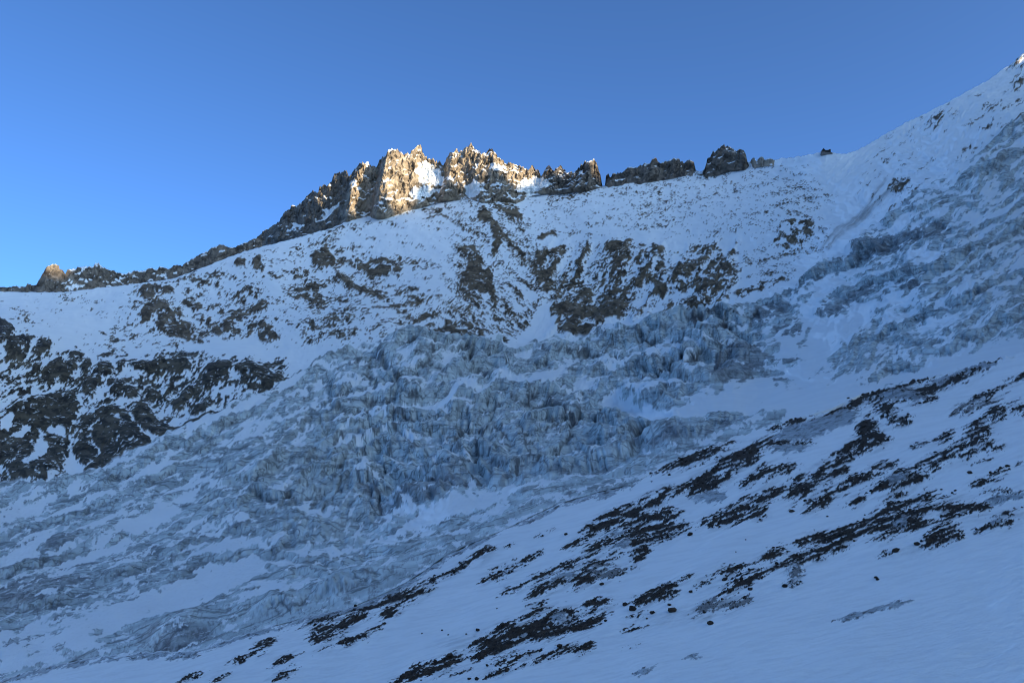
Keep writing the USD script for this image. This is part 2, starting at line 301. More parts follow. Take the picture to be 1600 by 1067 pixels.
# --- rock on the face
OUT = {                                                       # traced outcrops: name -> (polygons, label, low rock?)
 'edge_knob': ([[(-60, 495), (0, 503), (8, 505), (14, 511), (20, 521), (20, 528), (10, 536), (0, 541), (-60, 560)]], 'rounded dark rock knob cut off by the left picture edge', 1),
 'slab_fan': ([[(20, 530), (56, 531), (30, 546), (12, 556), (5, 545)], [(60, 533), (78, 534), (83, 542), (76, 552), (58, 561), (50, 553)], [(48, 575), (71, 561), (64, 580), (57, 585)],
               [(69, 586), (76, 570), (92, 561), (99, 562), (97, 570), (85, 582)], [(104, 561), (105, 553), (114, 550), (128, 552), (132, 557), (117, 562)],
               [(66, 599), (80, 586), (98, 572), (125, 561), (120, 575), (108, 590), (104, 596), (92, 600), (86, 604)], [(126, 586), (130, 575), (136, 563), (142, 562), (140, 570), (137, 585)],
               [(12, 556), (34, 545), (50, 536), (46, 548), (20, 566)]], 'fan of tilted olive rock slabs divided by snow runnels above the dark cliffs', 1),
 'humped_slab': ([[(143, 588), (150, 575), (160, 570), (172, 573), (178, 580), (176, 590), (166, 598), (160, 592)], [(178, 571), (196, 566), (198, 576), (186, 588), (180, 580)],
                  [(128, 610), (135, 598), (150, 593), (160, 598), (150, 610), (152, 622), (145, 632), (135, 625)], [(172, 615), (185, 600), (200, 605), (190, 622), (178, 622)],
                  [(190, 622), (205, 608), (218, 612), (212, 626), (200, 632)]], 'humped grey slabs with snow fingers between them left of the long whaleback', 1),
 'whaleback': ([[(200, 578), (208, 572), (230, 568), (255, 567), (280, 562), (292, 565), (306, 580), (302, 586), (270, 587), (262, 583), (240, 587), (215, 584)]], 'long low whaleback of dark rock pointing left', 1),
 'cliff': ([[(0, 655), (30, 630), (60, 617), (110, 614), (128, 634), (118, 655), (108, 690), (100, 720), (72, 757), (45, 757), (20, 753), (3, 730), (-40, 720), (-60, 640)]], 'broad black cliff with hanging snow patches at the bottom left above the glacier', 1),
 'pyramid_crag': ([[(112, 695), (115, 672), (130, 655), (160, 643), (180, 640), (195, 645), (205, 655), (214, 672), (222, 680), (236, 692), (240, 700), (225, 712), (200, 724), (165, 737), (140, 742), (130, 735), (122, 720), (116, 708)]], 'big dark pyramid shaped crag standing right above the glacier edge', 1),
 'grey_dome': ([[(200, 640), (215, 630), (228, 630), (240, 645), (250, 660), (262, 662), (272, 672), (268, 682), (245, 687), (225, 680), (215, 665), (205, 652)]], 'grey rock dome touching the right side of the dark pyramid crag', 1),
 'oval_rock': ([[(230, 612), (240, 605), (248, 612), (244, 620), (233, 622)]], 'small oval rock alone in a snow runnel', 1),
 'broken_slab': ([[(252, 620), (262, 600), (278, 592), (275, 605), (265, 625), (255, 625)], [(265, 630), (285, 610), (305, 600), (300, 625), (285, 640), (270, 640)], [(291, 645), (300, 634), (320, 629), (335, 634), (325, 648), (300, 650)],
                  [(285, 660), (300, 655), (325, 650), (340, 642), (335, 655), (318, 668), (295, 672)], [(300, 615), (315, 600), (335, 592), (345, 595), (330, 605), (310, 617)]], 'broken brown slabs stepping down to the glacier below the long dark band', 1),
 'dark_band': ([[(312, 590), (325, 577), (345, 571), (365, 572), (368, 585), (350, 592), (330, 592)], [(368, 575), (395, 574), (420, 578), (440, 585), (449, 590), (430, 600), (415, 606), (400, 600), (385, 594), (368, 590)],
                [(375, 602), (385, 596), (393, 602), (390, 608), (378, 607)]], 'blackish rock band tapering right to a point beside the glacier', 1),
 'twin_hump': ([[(215, 470), (225, 452), (240, 449), (255, 452), (250, 465), (232, 473)], [(255, 455), (265, 451), (277, 458), (275, 464), (258, 465)]], 'pair of dark rock humps uppermost on the left snow slope', 0),
 'layered_outcrop': ([[(215, 497), (225, 480), (245, 474), (262, 478), (270, 488), (285, 490), (288, 497), (262, 500), (240, 500), (222, 507)],
                      [(243, 510), (250, 500), (280, 500), (305, 502), (306, 515), (300, 525), (290, 522), (278, 530), (265, 528), (250, 518)],
                      [(284, 475), (300, 470), (315, 472), (320, 480), (305, 485), (288, 480)], [(308, 490), (318, 488), (318, 502), (308, 500)]], 'large layered brown outcrop with rusty foot on the left snow slope', 0),
 'stepped_outcrop': ([[(320, 495), (330, 490), (332, 498), (325, 506)], [(328, 520), (338, 508), (352, 497), (363, 500), (364, 512), (355, 522), (340, 525)], [(362, 520), (372, 508), (377, 515), (375, 525), (366, 527)],
                      [(336, 485), (350, 478), (345, 488)], [(355, 482), (366, 478), (370, 485)], [(345, 496), (360, 490), (378, 492), (376, 500), (360, 497)]], 'stepped brown outcrop between the layered outcrop and the wedge shaped one', 0),
 'wedge_outcrop': ([[(395, 490), (408, 475), (422, 475), (420, 485), (400, 495)], [(400, 520), (405, 508), (418, 505), (425, 512), (433, 525), (436, 532), (420, 536), (405, 532)],
                    [(382, 518), (390, 504), (408, 499), (415, 504), (400, 510), (388, 525)], [(365, 460), (385, 448), (400, 448), (408, 460), (400, 465), (385, 460)]], 'wedge shaped brown outcrop split by thin snow lines', 0),
 'upper_lump': ([[(367, 420), (370, 412), (380, 410), (387, 414), (382, 422)], [(395, 410), (402, 404), (410, 406), (412, 418), (417, 425), (408, 430), (400, 428)]], 'two lumps of rock on the snow just under the left end of the ridge', 0),
 'rib_outcrop': ([[(445, 432), (465, 420), (485, 416), (482, 428), (460, 435)], [(448, 455), (470, 445), (490, 438), (500, 448), (507, 458), (513, 474), (500, 476), (485, 472), (470, 466)]], 'sharp edged ribbed outcrop left of the diagonal black spine', 0),
 'diagonal_spine': ([[(482, 400), (490, 393), (515, 390), (527, 408), (515, 420), (500, 415)], thick([(520, 420), (535, 432), (548, 443), (562, 452), (590, 459), (607, 466)], 6)], 'black rocky spine running diagonally down the middle of the left face', 0),
 'upper_ledge': ([[(538, 410), (560, 405), (575, 412), (572, 421), (550, 419)], [(578, 405), (600, 400), (612, 405), (626, 418), (628, 428), (610, 424), (590, 427), (570, 428), (560, 424)]], 'dark ledges of rock above the right end of the diagonal spine', 0),
 'black_tower': ([[(713, 450), (717, 436), (728, 425), (735, 408), (745, 406), (750, 416), (760, 420), (769, 412), (770, 430), (766, 440), (776, 462), (770, 472), (757, 466), (745, 461), (730, 458)],
                  thick([(712, 395), (724, 386), (736, 386), (744, 398), (752, 414)], 5)], 'black double rock tower in the middle of the face', 0),
 'crooked_spine': ([thick([(748, 345), (758, 334), (766, 342), (772, 356), (776, 372), (777, 392), (772, 402)], 6), thick([(747, 348), (757, 340)], 4)], 'crooked black spine of rock above the double rock tower', 0),
 'dark_lump': ([[(852, 368), (858, 360), (868, 357), (876, 364), (866, 370)], thick([(836, 376), (850, 368), (862, 364)], 3)], 'small dark lump on the upper snow right of the crooked spine', 0),
 'spur_rock': ([[(798, 340), (803, 322), (812, 326), (818, 338), (816, 344), (806, 341)], thick([(812, 340), (820, 350), (832, 349)], 2.5)], 'dark spur just below the jagged sunlit crest', 0),
 'foot_rock': ([[(622, 524), (632, 513), (650, 508), (668, 516), (690, 505), (700, 525), (690, 531), (640, 530)]], 'dark rocks in a row on top of the layered ice cliff', 0),
 'rust_slope': ([[(690, 505), (720, 500), (760, 515), (800, 530), (812, 548), (770, 545), (735, 536), (705, 530)]], 'rust brown rocky slope right of the layered ice cliff', 0),
 'base_cliff': ([[(860, 484), (866, 476), (880, 473), (920, 478), (960, 470), (987, 470), (968, 488), (945, 505), (930, 510), (930, 496), (900, 500), (875, 498)], [(868, 518), (890, 507), (925, 505), (940, 510), (930, 520), (915, 532), (890, 530)]], 'bare brown cliff at the foot of the ribbed face', 0),
 'right_rib': ([[(1098, 425), (1112, 398), (1124, 391), (1140, 398), (1146, 425), (1136, 455), (1110, 463), (1090, 452)]], 'brown triangular rock rib rightmost on the ribbed face', 0),
 'middle_rib': ([[(1062, 410), (1078, 390), (1090, 380), (1094, 396), (1078, 430), (1060, 455), (1050, 440)]], 'slanting rock rib next left of the triangular brown one', 0),
 'left_rib': ([[(990, 410), (1004, 393), (1022, 383), (1040, 386), (1044, 402), (1020, 404), (1000, 418)], [(1025, 405), (1038, 400), (1040, 440), (1032, 462), (1022, 440)]], 'dark rock rib in the middle of the ribbed face', 0),
 'grey_ledge': ([thick([(1128, 470), (1160, 463), (1200, 450), (1240, 433)], 6), [(1036, 472), (1060, 462), (1095, 458), (1120, 468), (1085, 482), (1050, 486)]], 'long grey ledge rising right above the upper glacier', 0),
 'speckled_outcrop': ([[(1208, 378), (1222, 352), (1240, 343), (1268, 336), (1276, 360), (1254, 385), (1222, 390)]], 'speckled grey brown outcrop on the snow under the hut', 0),
 'dark_streak_rock': ([[(1388, 294), (1400, 284), (1425, 279), (1430, 294), (1412, 305), (1396, 306)]], 'dark rock patch at the top of the two grey slide tracks', 0),
}
FRACT = {'slab_fan': .93, 'humped_slab': .93, 'whaleback': .97, 'cliff': .86, 'pyramid_crag': .84, 'speckled_outcrop': .50, 'right_rib': .74, 'middle_rib': .72, 'left_rib': .72, 'rust_slope': .70, 'grey_ledge': .6, 'rib_outcrop': .66,
         'layered_outcrop': .84, 'dark_streak_rock': .5, 'foot_rock': .8, 'black_tower': .92, 'base_cliff': .95, 'upper_ledge': .72, 'wedge_outcrop': .8}
DENS = [  # (polygon, share of bare rock)
 ([(0, 460), (270, 440), (200, 545), (0, 545)], .03), ([(20, 505), (35, 480), (55, 500), (45, 525)], .20), ([(60, 462), (150, 458), (150, 475), (75, 478)], .16),
 ([(180, 490), (225, 470), (240, 520), (290, 540), (200, 560), (150, 560), (160, 520)], .22), ([(330, 425), (480, 385), (480, 440), (340, 460)], .20),
 ([(440, 400), (500, 385), (620, 395), (700, 410), (700, 480), (640, 520), (560, 540), (470, 545), (440, 480)], .40), ([(200, 440), (330, 425), (440, 470), (430, 540), (240, 535)], .36),
 ([(560, 355), (700, 310), (720, 400), (560, 400)], .07), ([(665, 335), (700, 325), (720, 345), (690, 360), (668, 352)], .45), ([(700, 340), (735, 325), (745, 380), (715, 380)], .26),
 ([(700, 480), (715, 400), (740, 330), (800, 300), (830, 380), (838, 450), (830, 520), (790, 555), (720, 540), (640, 530), (660, 490)], .48), ([(700, 470), (780, 465), (830, 520), (810, 555), (720, 540), (650, 525)], .56),
 ([(830, 285), (1280, 255), (1300, 330), (1290, 400), (1150, 400), (1050, 375), (825, 375)], .10), ([(945, 290), (1095, 266), (1180, 258), (1180, 268), (1060, 285), (960, 305)], .40), ([(990, 315), (1160, 300), (1170, 320), (1000, 335)], .24),
 ([(825, 385), (880, 375), (940, 370), (1010, 385), (1050, 380), (1095, 375), (1148, 395), (1155, 440), (1120, 475), (1060, 495), (990, 500), (930, 510), (880, 530), (865, 480), (830, 450)], .56),
 ([(1150, 390), (1250, 380), (1240, 430), (1150, 445)], .28), ([(1225, 322), (1300, 298), (1310, 318), (1240, 340)], .34), ([(1215, 278), (1268, 262), (1272, 276), (1230, 296)], .34),
 ([(1380, 215), (1600, 100), (1600, 190), (1450, 290), (1380, 330), (1320, 300)], .045), ([(1400, 325), (1440, 300), (1430, 320), (1390, 345)], .4), ([(1580, 95), (1620, 80), (1620, 140), (1585, 140)], .35), ([(1440, 190), (1480, 170), (1470, 185), (1445, 195)], .3),
 ([(1540, 180), (1600, 140), (1600, 165), (1520, 205)], .2), ([(0, 545), (260, 550), (450, 575), (450, 605), (280, 670), (100, 760), (0, 760)], .46), ([(200, 565), (450, 565), (450, 600), (350, 640), (230, 640)], .62), ([(75, 740), (130, 735), (130, 750), (75, 758)], .3),
 ([(450, 385), (540, 352), (640, 326), (735, 306), (800, 312), (850, 298), (940, 290), (940, 300), (850, 312), (735, 330), (640, 342), (540, 366), (450, 395)], .36),
 ([(0, 590), (30, 580), (50, 620), (20, 660), (0, 660)], .6),
]
SNOWP = [[(20, 686), (35, 672), (52, 671), (44, 682), (24, 688)], [(54, 697), (64, 686), (78, 700), (74, 715), (60, 722), (45, 735), (33, 736), (48, 725), (58, 710)], [(105, 695), (112, 700), (132, 738), (110, 745), (95, 735), (108, 718)],
         [(72, 672), (95, 668), (108, 676), (98, 684), (78, 680)], [(0, 665), (15, 652), (25, 656), (16, 676), (4, 672)], [(944, 505), (960, 496), (1000, 505), (1045, 500), (1040, 508), (985, 520), (950, 514)], [(830, 505), (850, 480), (860, 494), (868, 520), (885, 532), (830, 545), (790, 560), (780, 550)],
         [(905, 513), (918, 506), (932, 508), (920, 513)]]
dens = np.zeros((CH, CW), np.float32)
for poly, r_ in DENS: fill([poly], 0, r_, dens)
dens = ndimage.gaussian_filter(dens, 7)
core = np.zeros((CH, CW), np.float32)
for k, (polys, lab, low) in OUT.items(): fill(polys, 0, FRACT.get(k, .93), core)
core = ndimage.gaussian_filter(core, 1.0)
snowp = fill(SNOWP, 1.5)
ledge = np.where((u > 690) & (u < 840), samp(NT[1], *rot(wu, wv, -38, 110, 15)), samp(NT[1], *rot(wu, wv, 13, 130, 14)))
clump = (.25 + 1.5 * ledge ** 1.6) * (.5 + samp(ST[1], u / 70, v / 45))          # flecks gather along ledges
rho = np.maximum(at(dens, wu, wv) * np.where(at(dens, u, v) < .5, clump, .5 + .5 * clump), at(core, wu, wv)) * (1 - np.clip(at(snowp, wu, wv) * 1.2, 0, 1))
rho = np.where(rho < 0.02, 0, rho)

def rock_noise(deg, a, b, s):
    x, y = rot(wu, wv, deg, a, b)
    x2, y2 = rot(u, v, deg + 8, a * 0.42, b * 0.5)
    x3, y3 = rot(u, v, deg - 20, a * 2.2, b * 2.6)
    return rank(0.46 * samp(NT[s % 4], x, y) + 0.40 * samp(NT[(s + 1) % 4], x2, y2) + 0.34 * samp(NT[(s + 2) % 4], x3, y3) + .14 * samp(NT[s % 4], u / 4.2, v / 2.6))
wA = sstep(560, 530, v) * sstep(720, 640, u)                               # upper left face: strata
wB = sstep(700, 760, u) * sstep(860, 820, u) * sstep(440, 480, v)          # slanting down right
wB = np.maximum(wB, sstep(600, 700, u) * sstep(830, 800, u) * sstep(470, 500, v))
wC = sstep(820, 860, u) * sstep(1190, 1140, u) * sstep(360, 390, v)        # ribs
wD = sstep(525, 560, v) * sstep(480, 440, u)                               # lower left slabs
wE = np.clip(1 - wA - wB - wC - wD, 0, 1)
gx, gy = rot(wu, wv, 66, 150, 38)
ribs = samp(RT[0], gx, gy)                                                 # gullies and ribs of the face
wF = sstep(1270, 1330, u - (v - 300) * .3)
wC = wC * (1 - wF)
NF = rank(.5 * samp(NT[2], *rot(wu, wv, 43, 60, 3.2)) + .4 * samp(NT[1], *rot(wu, wv, 38, 16, 2.6)) + .3 * samp(NT[0], *rot(wu, wv, 40, 140, 14)))
wE = np.clip(1 - wA - wB - wC - wD - wF, 0, 1)
NA, NB, NC, ND, NE = rock_noise(12, 15, 6, 0), rock_noise(-36, 20, 6, 1), rank(.55 * ribs + .40 * samp(NT[1], *rot(wu, wv, 16, 15, 3.6)) + .42 * samp(NT[2], *rot(wu, wv, 58, 34, 7)) + .26 * samp(NT[3], *rot(u, v, 40, 7, 2.6))), rock_noise(36, 26, 10, 3), rock_noise(16, 9, 3.4, 1)
W = wA + wB + wC + wD + wE + wF
NR = (wA * NA + wB * NB + wC * NC + wD * ND + wE * NE + wF * NF) / W
def veins(deg, a, b, s_):
    x1, y1 = rot(wu, wv, deg, a, b); x2, y2 = rot(wu, wv, deg + 55, a * .7, b * 1.3)
    return rank(1 - np.maximum(samp(RT[s_], x1, y1), .93 * samp(RT[1 - s_], x2, y2)) + .35 * samp(NT[s_], u / 16, v / 9))
VN = np.where(wD > .5, veins(38, 60, 24, 0), np.where(wC > .4, veins(58, 44, 13, 1), np.where(wB > .4, veins(-38, 44, 12, 0), veins(14, 44, 13, 1))))
incore = sstep(.25, .6, at(core, wu, wv))
NR = NR * (1 - .8 * incore) + VN * .8 * incore
NR = np.clip(NR, 0, 1)
rock = sstep(-0.025, 0.03, NR - (1 - rho)) * (1 - G)
hgt = np.clip(NR - (1 - rho), 0, 0.6)
rough = samp(NT[3], u / 9, v / 7) - 0.5
facet = samp(WT, *rot(wu, wv, 30, 9, 6), per=24.5)

# broad relief of the face
broad = (samp(ST[0], u / 120, v / 80) - 0.5) * 10
face_disp = broad + 7 * wC * (ribs - 0.5) + rock * (0.5 + 1.6 * hgt + .8 * rough + 1.3 * facet) + incore * 3.4 * samp(WT, *rot(wu, wv, 40, 24, 15), per=24.5)
corefield = np.clip(at(ndimage.gaussian_filter(core, 5), u, v), 0, 1)
face_disp += (3 + 5 * wD) * corefield
face_disp += wF * 2.4 * (samp(RT[1], *rot(wu, wv, 43, 160, 13)) - .5)
face_disp += (1 - rock) * (samp(NT[2], u / 30, v / 14) - 0.5) * 1.6

# --- the glacier
ICEBIAS = [ # (polygon, share of bare ice, relief)
 ([(0, 760), (140, 745), (300, 680), (450, 610), (470, 700), (350, 800), (300, 900), (0, 985)], .76, .65),
 ([(300, 690), (450, 600), (560, 545), (640, 530), (760, 545), (900, 540), (1050, 505), (1200, 475), (1190, 560), (1090, 620), (1120, 650), (1000, 720), (740, 765), (600, 820), (450, 870), (330, 830)], .74, 1.0),
 ([(300, 720), (420, 700), (600, 700), (760, 640), (1010, 640), (1040, 700), (960, 735), (740, 765), (600, 815), (430, 850)], .90, 1.15),
 ([(1190, 480), (1290, 420), (1400, 335), (1600, 190), (1720, 120), (1720, 420), (1600, 430), (1450, 500), (1330, 560), (1230, 520)], .60, .85),
 ([(1310, 595), (1350, 545), (1400, 510), (1460, 490), (1530, 460), (1720, 390), (1720, 490), (1540, 530), (1480, 550), (1410, 585), (1380, 592)], .72, .8),
 ([(0, 1067), (0, 1050), (60, 1033), (130, 1008), (200, 985), (240, 965), (320, 935), (400, 922), (480, 903), (560, 885), (640, 875), (700, 850), (800, 815), (860, 785), (800, 830), (640, 920), (600, 940), (540, 958), (400, 990), (310, 1025), (100, 1050)], .93, .6),
 ([(600, 890), (600, 860), (650, 838), (700, 815), (760, 792), (800, 776), (860, 757), (900, 745), (960, 730), (1010, 718), (1000, 740), (985, 762), (940, 772), (870, 790), (800, 825), (700, 870)], .88, .35),
 ([(330, 900), (430, 870), (540, 830), (640, 800), (700, 800), (640, 850), (560, 880), (440, 915), (350, 930)], .62, .5),
 ([(1000, 700), (1100, 655), (1240, 648), (1190, 672), (1060, 720), (1000, 745)], .90, .6),
]
ICESNOW = [[(0, 1052), (0, 985), (60, 988), (110, 972), (200, 935), (260, 925), (330, 885), (345, 877), (410, 866), (420, 884), (340, 938), (300, 952), (230, 968), (150, 1008), (80, 1036)],
 [(362, 943), (440, 920), (502, 911), (440, 936), (380, 946)], [(608, 852), (632, 826), (680, 792), (760, 769), (832, 764), (760, 792), (700, 812), (650, 837)], [(745, 800), (790, 790), (800, 795), (760, 808)],
 [(1130, 652), (1080, 658), (1150, 605), (1215, 572), (1228, 540), (1250, 502), (1300, 495), (1372, 489), (1340, 530), (1290, 562), (1262, 598), (1350, 584), (1450, 566), (1560, 534), (1720, 480), (1720, 560), (1500, 580), (1400, 604), (1300, 642), (1240, 655), (1180, 662)],
 [(870, 626), (920, 600), (985, 580), (1000, 586), (950, 606), (900, 627)], [(930, 636), (962, 624), (1010, 645), (1020, 640), (1060, 650), (1090, 622), (1120, 640), (1100, 664), (1010, 668)],
 [(600, 656), (640, 645), (700, 631), (762, 624), (740, 642), (680, 651)], [(790, 612), (820, 600), (900, 584), (880, 598), (830, 612)], [(944, 503), (960, 495), (1000, 505), (1048, 500), (1020, 516), (985, 522), (950, 516)],
 [(780, 556), (830, 520), (862, 533), (905, 532), (830, 546), (790, 562)], [(1445, 413), (1482, 401), (1440, 419)], [(1515, 351), (1560, 335), (1602, 331), (1602, 343), (1550, 353)], [(1320, 485), (1390, 470), (1440, 462), (1420, 478), (1340, 500)],
 [(1500, 470), (1560, 440), (1620, 405), (1620, 420), (1560, 460)], [(1420, 520), (1480, 490), (1500, 492), (1440, 525)], [(0, 800), (90, 780), (60, 800), (0, 822)], [(180, 830), (260, 790), (330, 740), (300, 790), (220, 840)], [(60, 900), (150, 850), (250, 815), (180, 860), (80, 915)], [(0, 870), (100, 830), (60, 860), (0, 890)],
 [(455, 800), (480, 790), (505, 805), (500, 812), (470, 808)], [(510, 715), (570, 700), (560, 712), (520, 722)], [(1240, 505), (1300, 440), (1340, 420), (1290, 470), (1260, 520)], [(1395, 372), (1440, 350), (1420, 370), (1380, 385)], [(1300, 400), (1340, 350), (1372, 320), (1350, 360), (1310, 410)]]
DIRTY = [[(1100, 592), (1130, 560), (1160, 545), (1185, 548), (1200, 565), (1195, 582), (1165, 600), (1130, 609), (1105, 602)], [(1298, 484), (1340, 452), (1365, 440), (1372, 455), (1350, 470), (1320, 487)],
 [(1400, 450), (1420, 440), (1440, 446), (1462, 441), (1455, 455), (1430, 461), (1405, 457)], [(1300, 420), (1340, 395), (1400, 370), (1440, 358), (1470, 352), (1492, 362), (1470, 378), (1440, 385), (1400, 395), (1350, 413)],
 [(606, 815), (618, 785), (660, 765), (693, 750), (715, 754), (737, 766), (700, 780), (672, 793), (640, 806)], [(1270, 490), (1300, 478), (1330, 486), (1300, 500)], [(1165, 505), (1200, 480), (1240, 478), (1225, 505), (1180, 515)], [(1195, 520), (1250, 505), (1275, 520), (1230, 532)],
 [(1170, 570), (1230, 560), (1265, 565), (1230, 572)], [(1190, 585), (1240, 585), (1230, 597), (1205, 598)], [(555, 772), (592, 775), (596, 790), (560, 782)], [(1015, 700), (1050, 682), (1080, 672), (1085, 690), (1050, 704), (1022, 706)], [(1103, 684), (1112, 668), (1120, 678), (1108, 688)], [(1120, 672), (1136, 656), (1146, 668), (1130, 676)],
 [(270, 790), (300, 785), (316, 790), (280, 800)], [(50, 870), (90, 840), (130, 836), (110, 858), (70, 872)], [(80, 890), (160, 872), (150, 885), (100, 895)], [(0, 920), (60, 900), (150, 900), (80, 940), (0, 960)], [(0, 1005), (60, 990), (100, 982), (60, 1000), (10, 1018)],
 [(270, 900), (320, 878), (335, 885), (300, 905)], [(240, 1010), (290, 990), (340, 985), (330, 1003), (280, 1022), (240, 1020)], [(210, 1000), (245, 985), (262, 980), (240, 1005), (222, 1012)]]
icef, reli = np.full((CH, CW), .55, np.float32), np.full((CH, CW), .4, np.float32)
for poly, a, b in ICEBIAS: fill([poly], 0, a, icef); fill([poly], 0, b, reli)
for poly in ICESNOW: fill([poly], 0, .10, icef); fill([poly], 0, .12, reli)
dirty = fill(DIRTY, 2.0)
fill([p for p in DIRTY], 0, .95, icef)
icef, reli = ndimage.gaussian_filter(icef, 3.5), ndimage.gaussian_filter(reli, 7)
ri, rr = at(icef, wu + 6 * (samp(NT[2], u / 40, v / 16) - .5), wv + 6 * (samp(NT[3], u / 40, v / 20) - .5)), at(reli, wu, wv)
wl, wr = sstep(620, 330, u + (v - 700) * 0.3), sstep(1130, 1330, u - (v - 500) * 0.3)
wc = 1 - np.maximum(wl, wr)

def steps(deg, a, b, s, warp, riser=0.3):
    """Stairs of tilted ice: broken risers facing the valley, treads that hold snow."""
    x, y = rot(u, v, deg, a, b)
    y = y + warp * (samp(ST[s % 3], x, y * 0.45 + 3) - 0.5) + 0.35 * warp * (samp(NT[s % 4], x * 3.1, y * 1.1) - 0.5)
    f = (-y) % 1.0
    amp = 0.35 + 1.1 * samp(NT[(s + 1) % 4], x * 0.8 + 9, np.floor(-y) * 0.37)
    return (sstep(0, riser, f) - f) * amp, f
sC, fC = steps(7, 260, 46, 0, 1.7)
sC2, fC2 = steps(2, 110, 21, 1, 1.6)
sL, fL = steps(21, 220, 24, 2, 1.5)
sL2, _ = steps(24, 70, 11, 0, 1.4)
sR, fR = steps(31, 140, 30, 1, 1.7)
sR2, _ = steps(34, 60, 13, 2, 1.5)
bx, by = rot(wu, wv, 10, 52, 30)
blocks, crack, btilt = samp(WI, bx, by, per=24.5), samp(WE, bx, by, per=24.5), samp(WT, bx, by, per=24.5)
bx2, by2 = rot(wu, wv, -10, 22, 14)
blocks2, crack2, btilt2 = samp(WI, bx2, by2, per=24.5), samp(WE, bx2, by2, per=24.5), samp(WT, bx2, by2, per=24.5)
bx3, by3 = rot(wu, wv, 24, 34, 9)
crack3, btilt3 = samp(WE, bx3, by3, per=24.5), samp(WT, bx3, by3, per=24.5)
flut = samp(RT[1], *rot(u, v, 80, 30, 8)) - 0.5
ridg = samp(RT[0], *rot(wu, wv, 18, 60, 20)) - 0.5
gl = wc * (20 * sC + 8 * sC2) + wl * (6 * sL + 2.2 * sL2) + wr * (8 * sR + 3.0 * sR2)
core_ice = wc * sstep(.7, 1.0, rr) + 0.25 * wr + 0.1 * wl
cw = (1 - sstep(0, 0.10, crack)) * samp(ST[2], u / 50, v / 40)
gl = gl + core_ice * (11 * (blocks - 0.5) + 14 * btilt + 5 * (blocks2 - .5) + 7 * btilt2 - 9 * cw - 2.6 * (1 - sstep(0, 0.10, crack2))) + 3.0 * btilt3 * (wl + wr) + 2.4 * ridg + 1.0 * flut * wc
gl = gl * rr + (samp(ST[1], u / 90, v / 50) - 0.5) * 9 + 6 * np.exp(-((v - ice_edge) / 22.0) ** 2)
# the hummocks of the margin ice
for hu, hv, hw, hh, ha in ((285, 985, 60, 20, 15), (90, 1045, 50, 14, 10), (560, 915, 70, 20, 9), (430, 950, 60, 16, 7), (1160, 668, 70, 10, 8), (1060, 690, 30, 10, 8), (625, 545, 40, 14, 7), (870, 680, 60, 30, 8), (1150, 575, 45, 24, 12), (1010, 640, 30, 14, 6)):
    gl += ha * np.exp(-((u - hu) / hw) ** 2 - (((v - hv) + 0.35 * (u - hu)) / hh) ** 2)

contact = sstep(-2, 26, FORE_CREST(u) - v) + (u > 1010) * 0.0
gl = ndimage.gaussian_filter(gl, (1.0, 0.7))
# the long ice cliffs that cross the glacier: (line of the cliff's foot, height)
CLIFFS = [([(450, 742), (545, 694), (620, 672), (700, 660), (765, 654)], 15), ([(690, 648), (790, 617), (850, 624), (900, 634), (970, 622)], 11), ([(596, 556), (640, 540), (720, 548), (790, 566), (860, 568)], 14),
          ([(370, 768), (450, 730), (540, 717), (600, 706), (690, 704)], 12), ([(320, 818), (400, 782), (470, 777), (550, 772), (630, 760)], 14), ([(750, 712), (830, 676), (900, 664), (960, 676), (1000, 708)], 19), ([(640, 765), (720, 742), (800, 740), (900, 738), (980, 726)], 12),
          ([(935, 552), (1000, 532), (1060, 516), (1120, 506), (1175, 506)], 17), ([(1005, 712), (1060, 688), (1130, 664), (1240, 652)], 14), ([(900, 612), (990, 584), (1080, 560), (1180, 548)], 12), ([(960, 660), (1040, 632), (1090, 612), (1130, 604)], 10),
          ([(1180, 488), (1290, 432), (1400, 380), (1500, 354)], 13), ([(1290, 568), (1380, 527), (1470, 486), (1560, 446), (1700, 390)], 12), ([(1320, 606), (1400, 580), (1470, 552), (1560, 512), (1700, 455)], 10), ([(1270, 478), (1340, 448), (1400, 440), (1470, 422), (1560, 378), (1700, 310)], 13),
          ([(1390, 342), (1480, 300), (1560, 258), (1700, 190)], 10), ([(1440, 400), (1520, 372), (1600, 330), (1700, 280)], 11), ([(1480, 262), (1560, 216), (1700, 140)], 8), ([(500, 640), (580, 610), (660, 600), (740, 606)], 10), ([(450, 690), (540, 650), (620, 632), (700, 622)], 9),
          ([(-60, 912), (80, 880), (180, 845), (280, 806), (370, 772)], 8), ([(-60, 968), (90, 940), (200, 896), (300, 856), (410, 826)], 8), ([(140, 768), (240, 721), (330, 678), (430, 632)], 9), ([(-60, 860), (60, 826), (170, 790), (260, 742), (340, 712)], 7),
          ([(-60, 1082), (60, 1050), (200, 1016), (300, 1004), (395, 988)], 9), ([(380, 970), (470, 945), (560, 920), (640, 895)], 7), ([(250, 905), (330, 880), (430, 862), (540, 830)], 6)]
riser, treadf, footf = np.zeros_like(u), np.zeros_like(u), np.zeros_like(u)
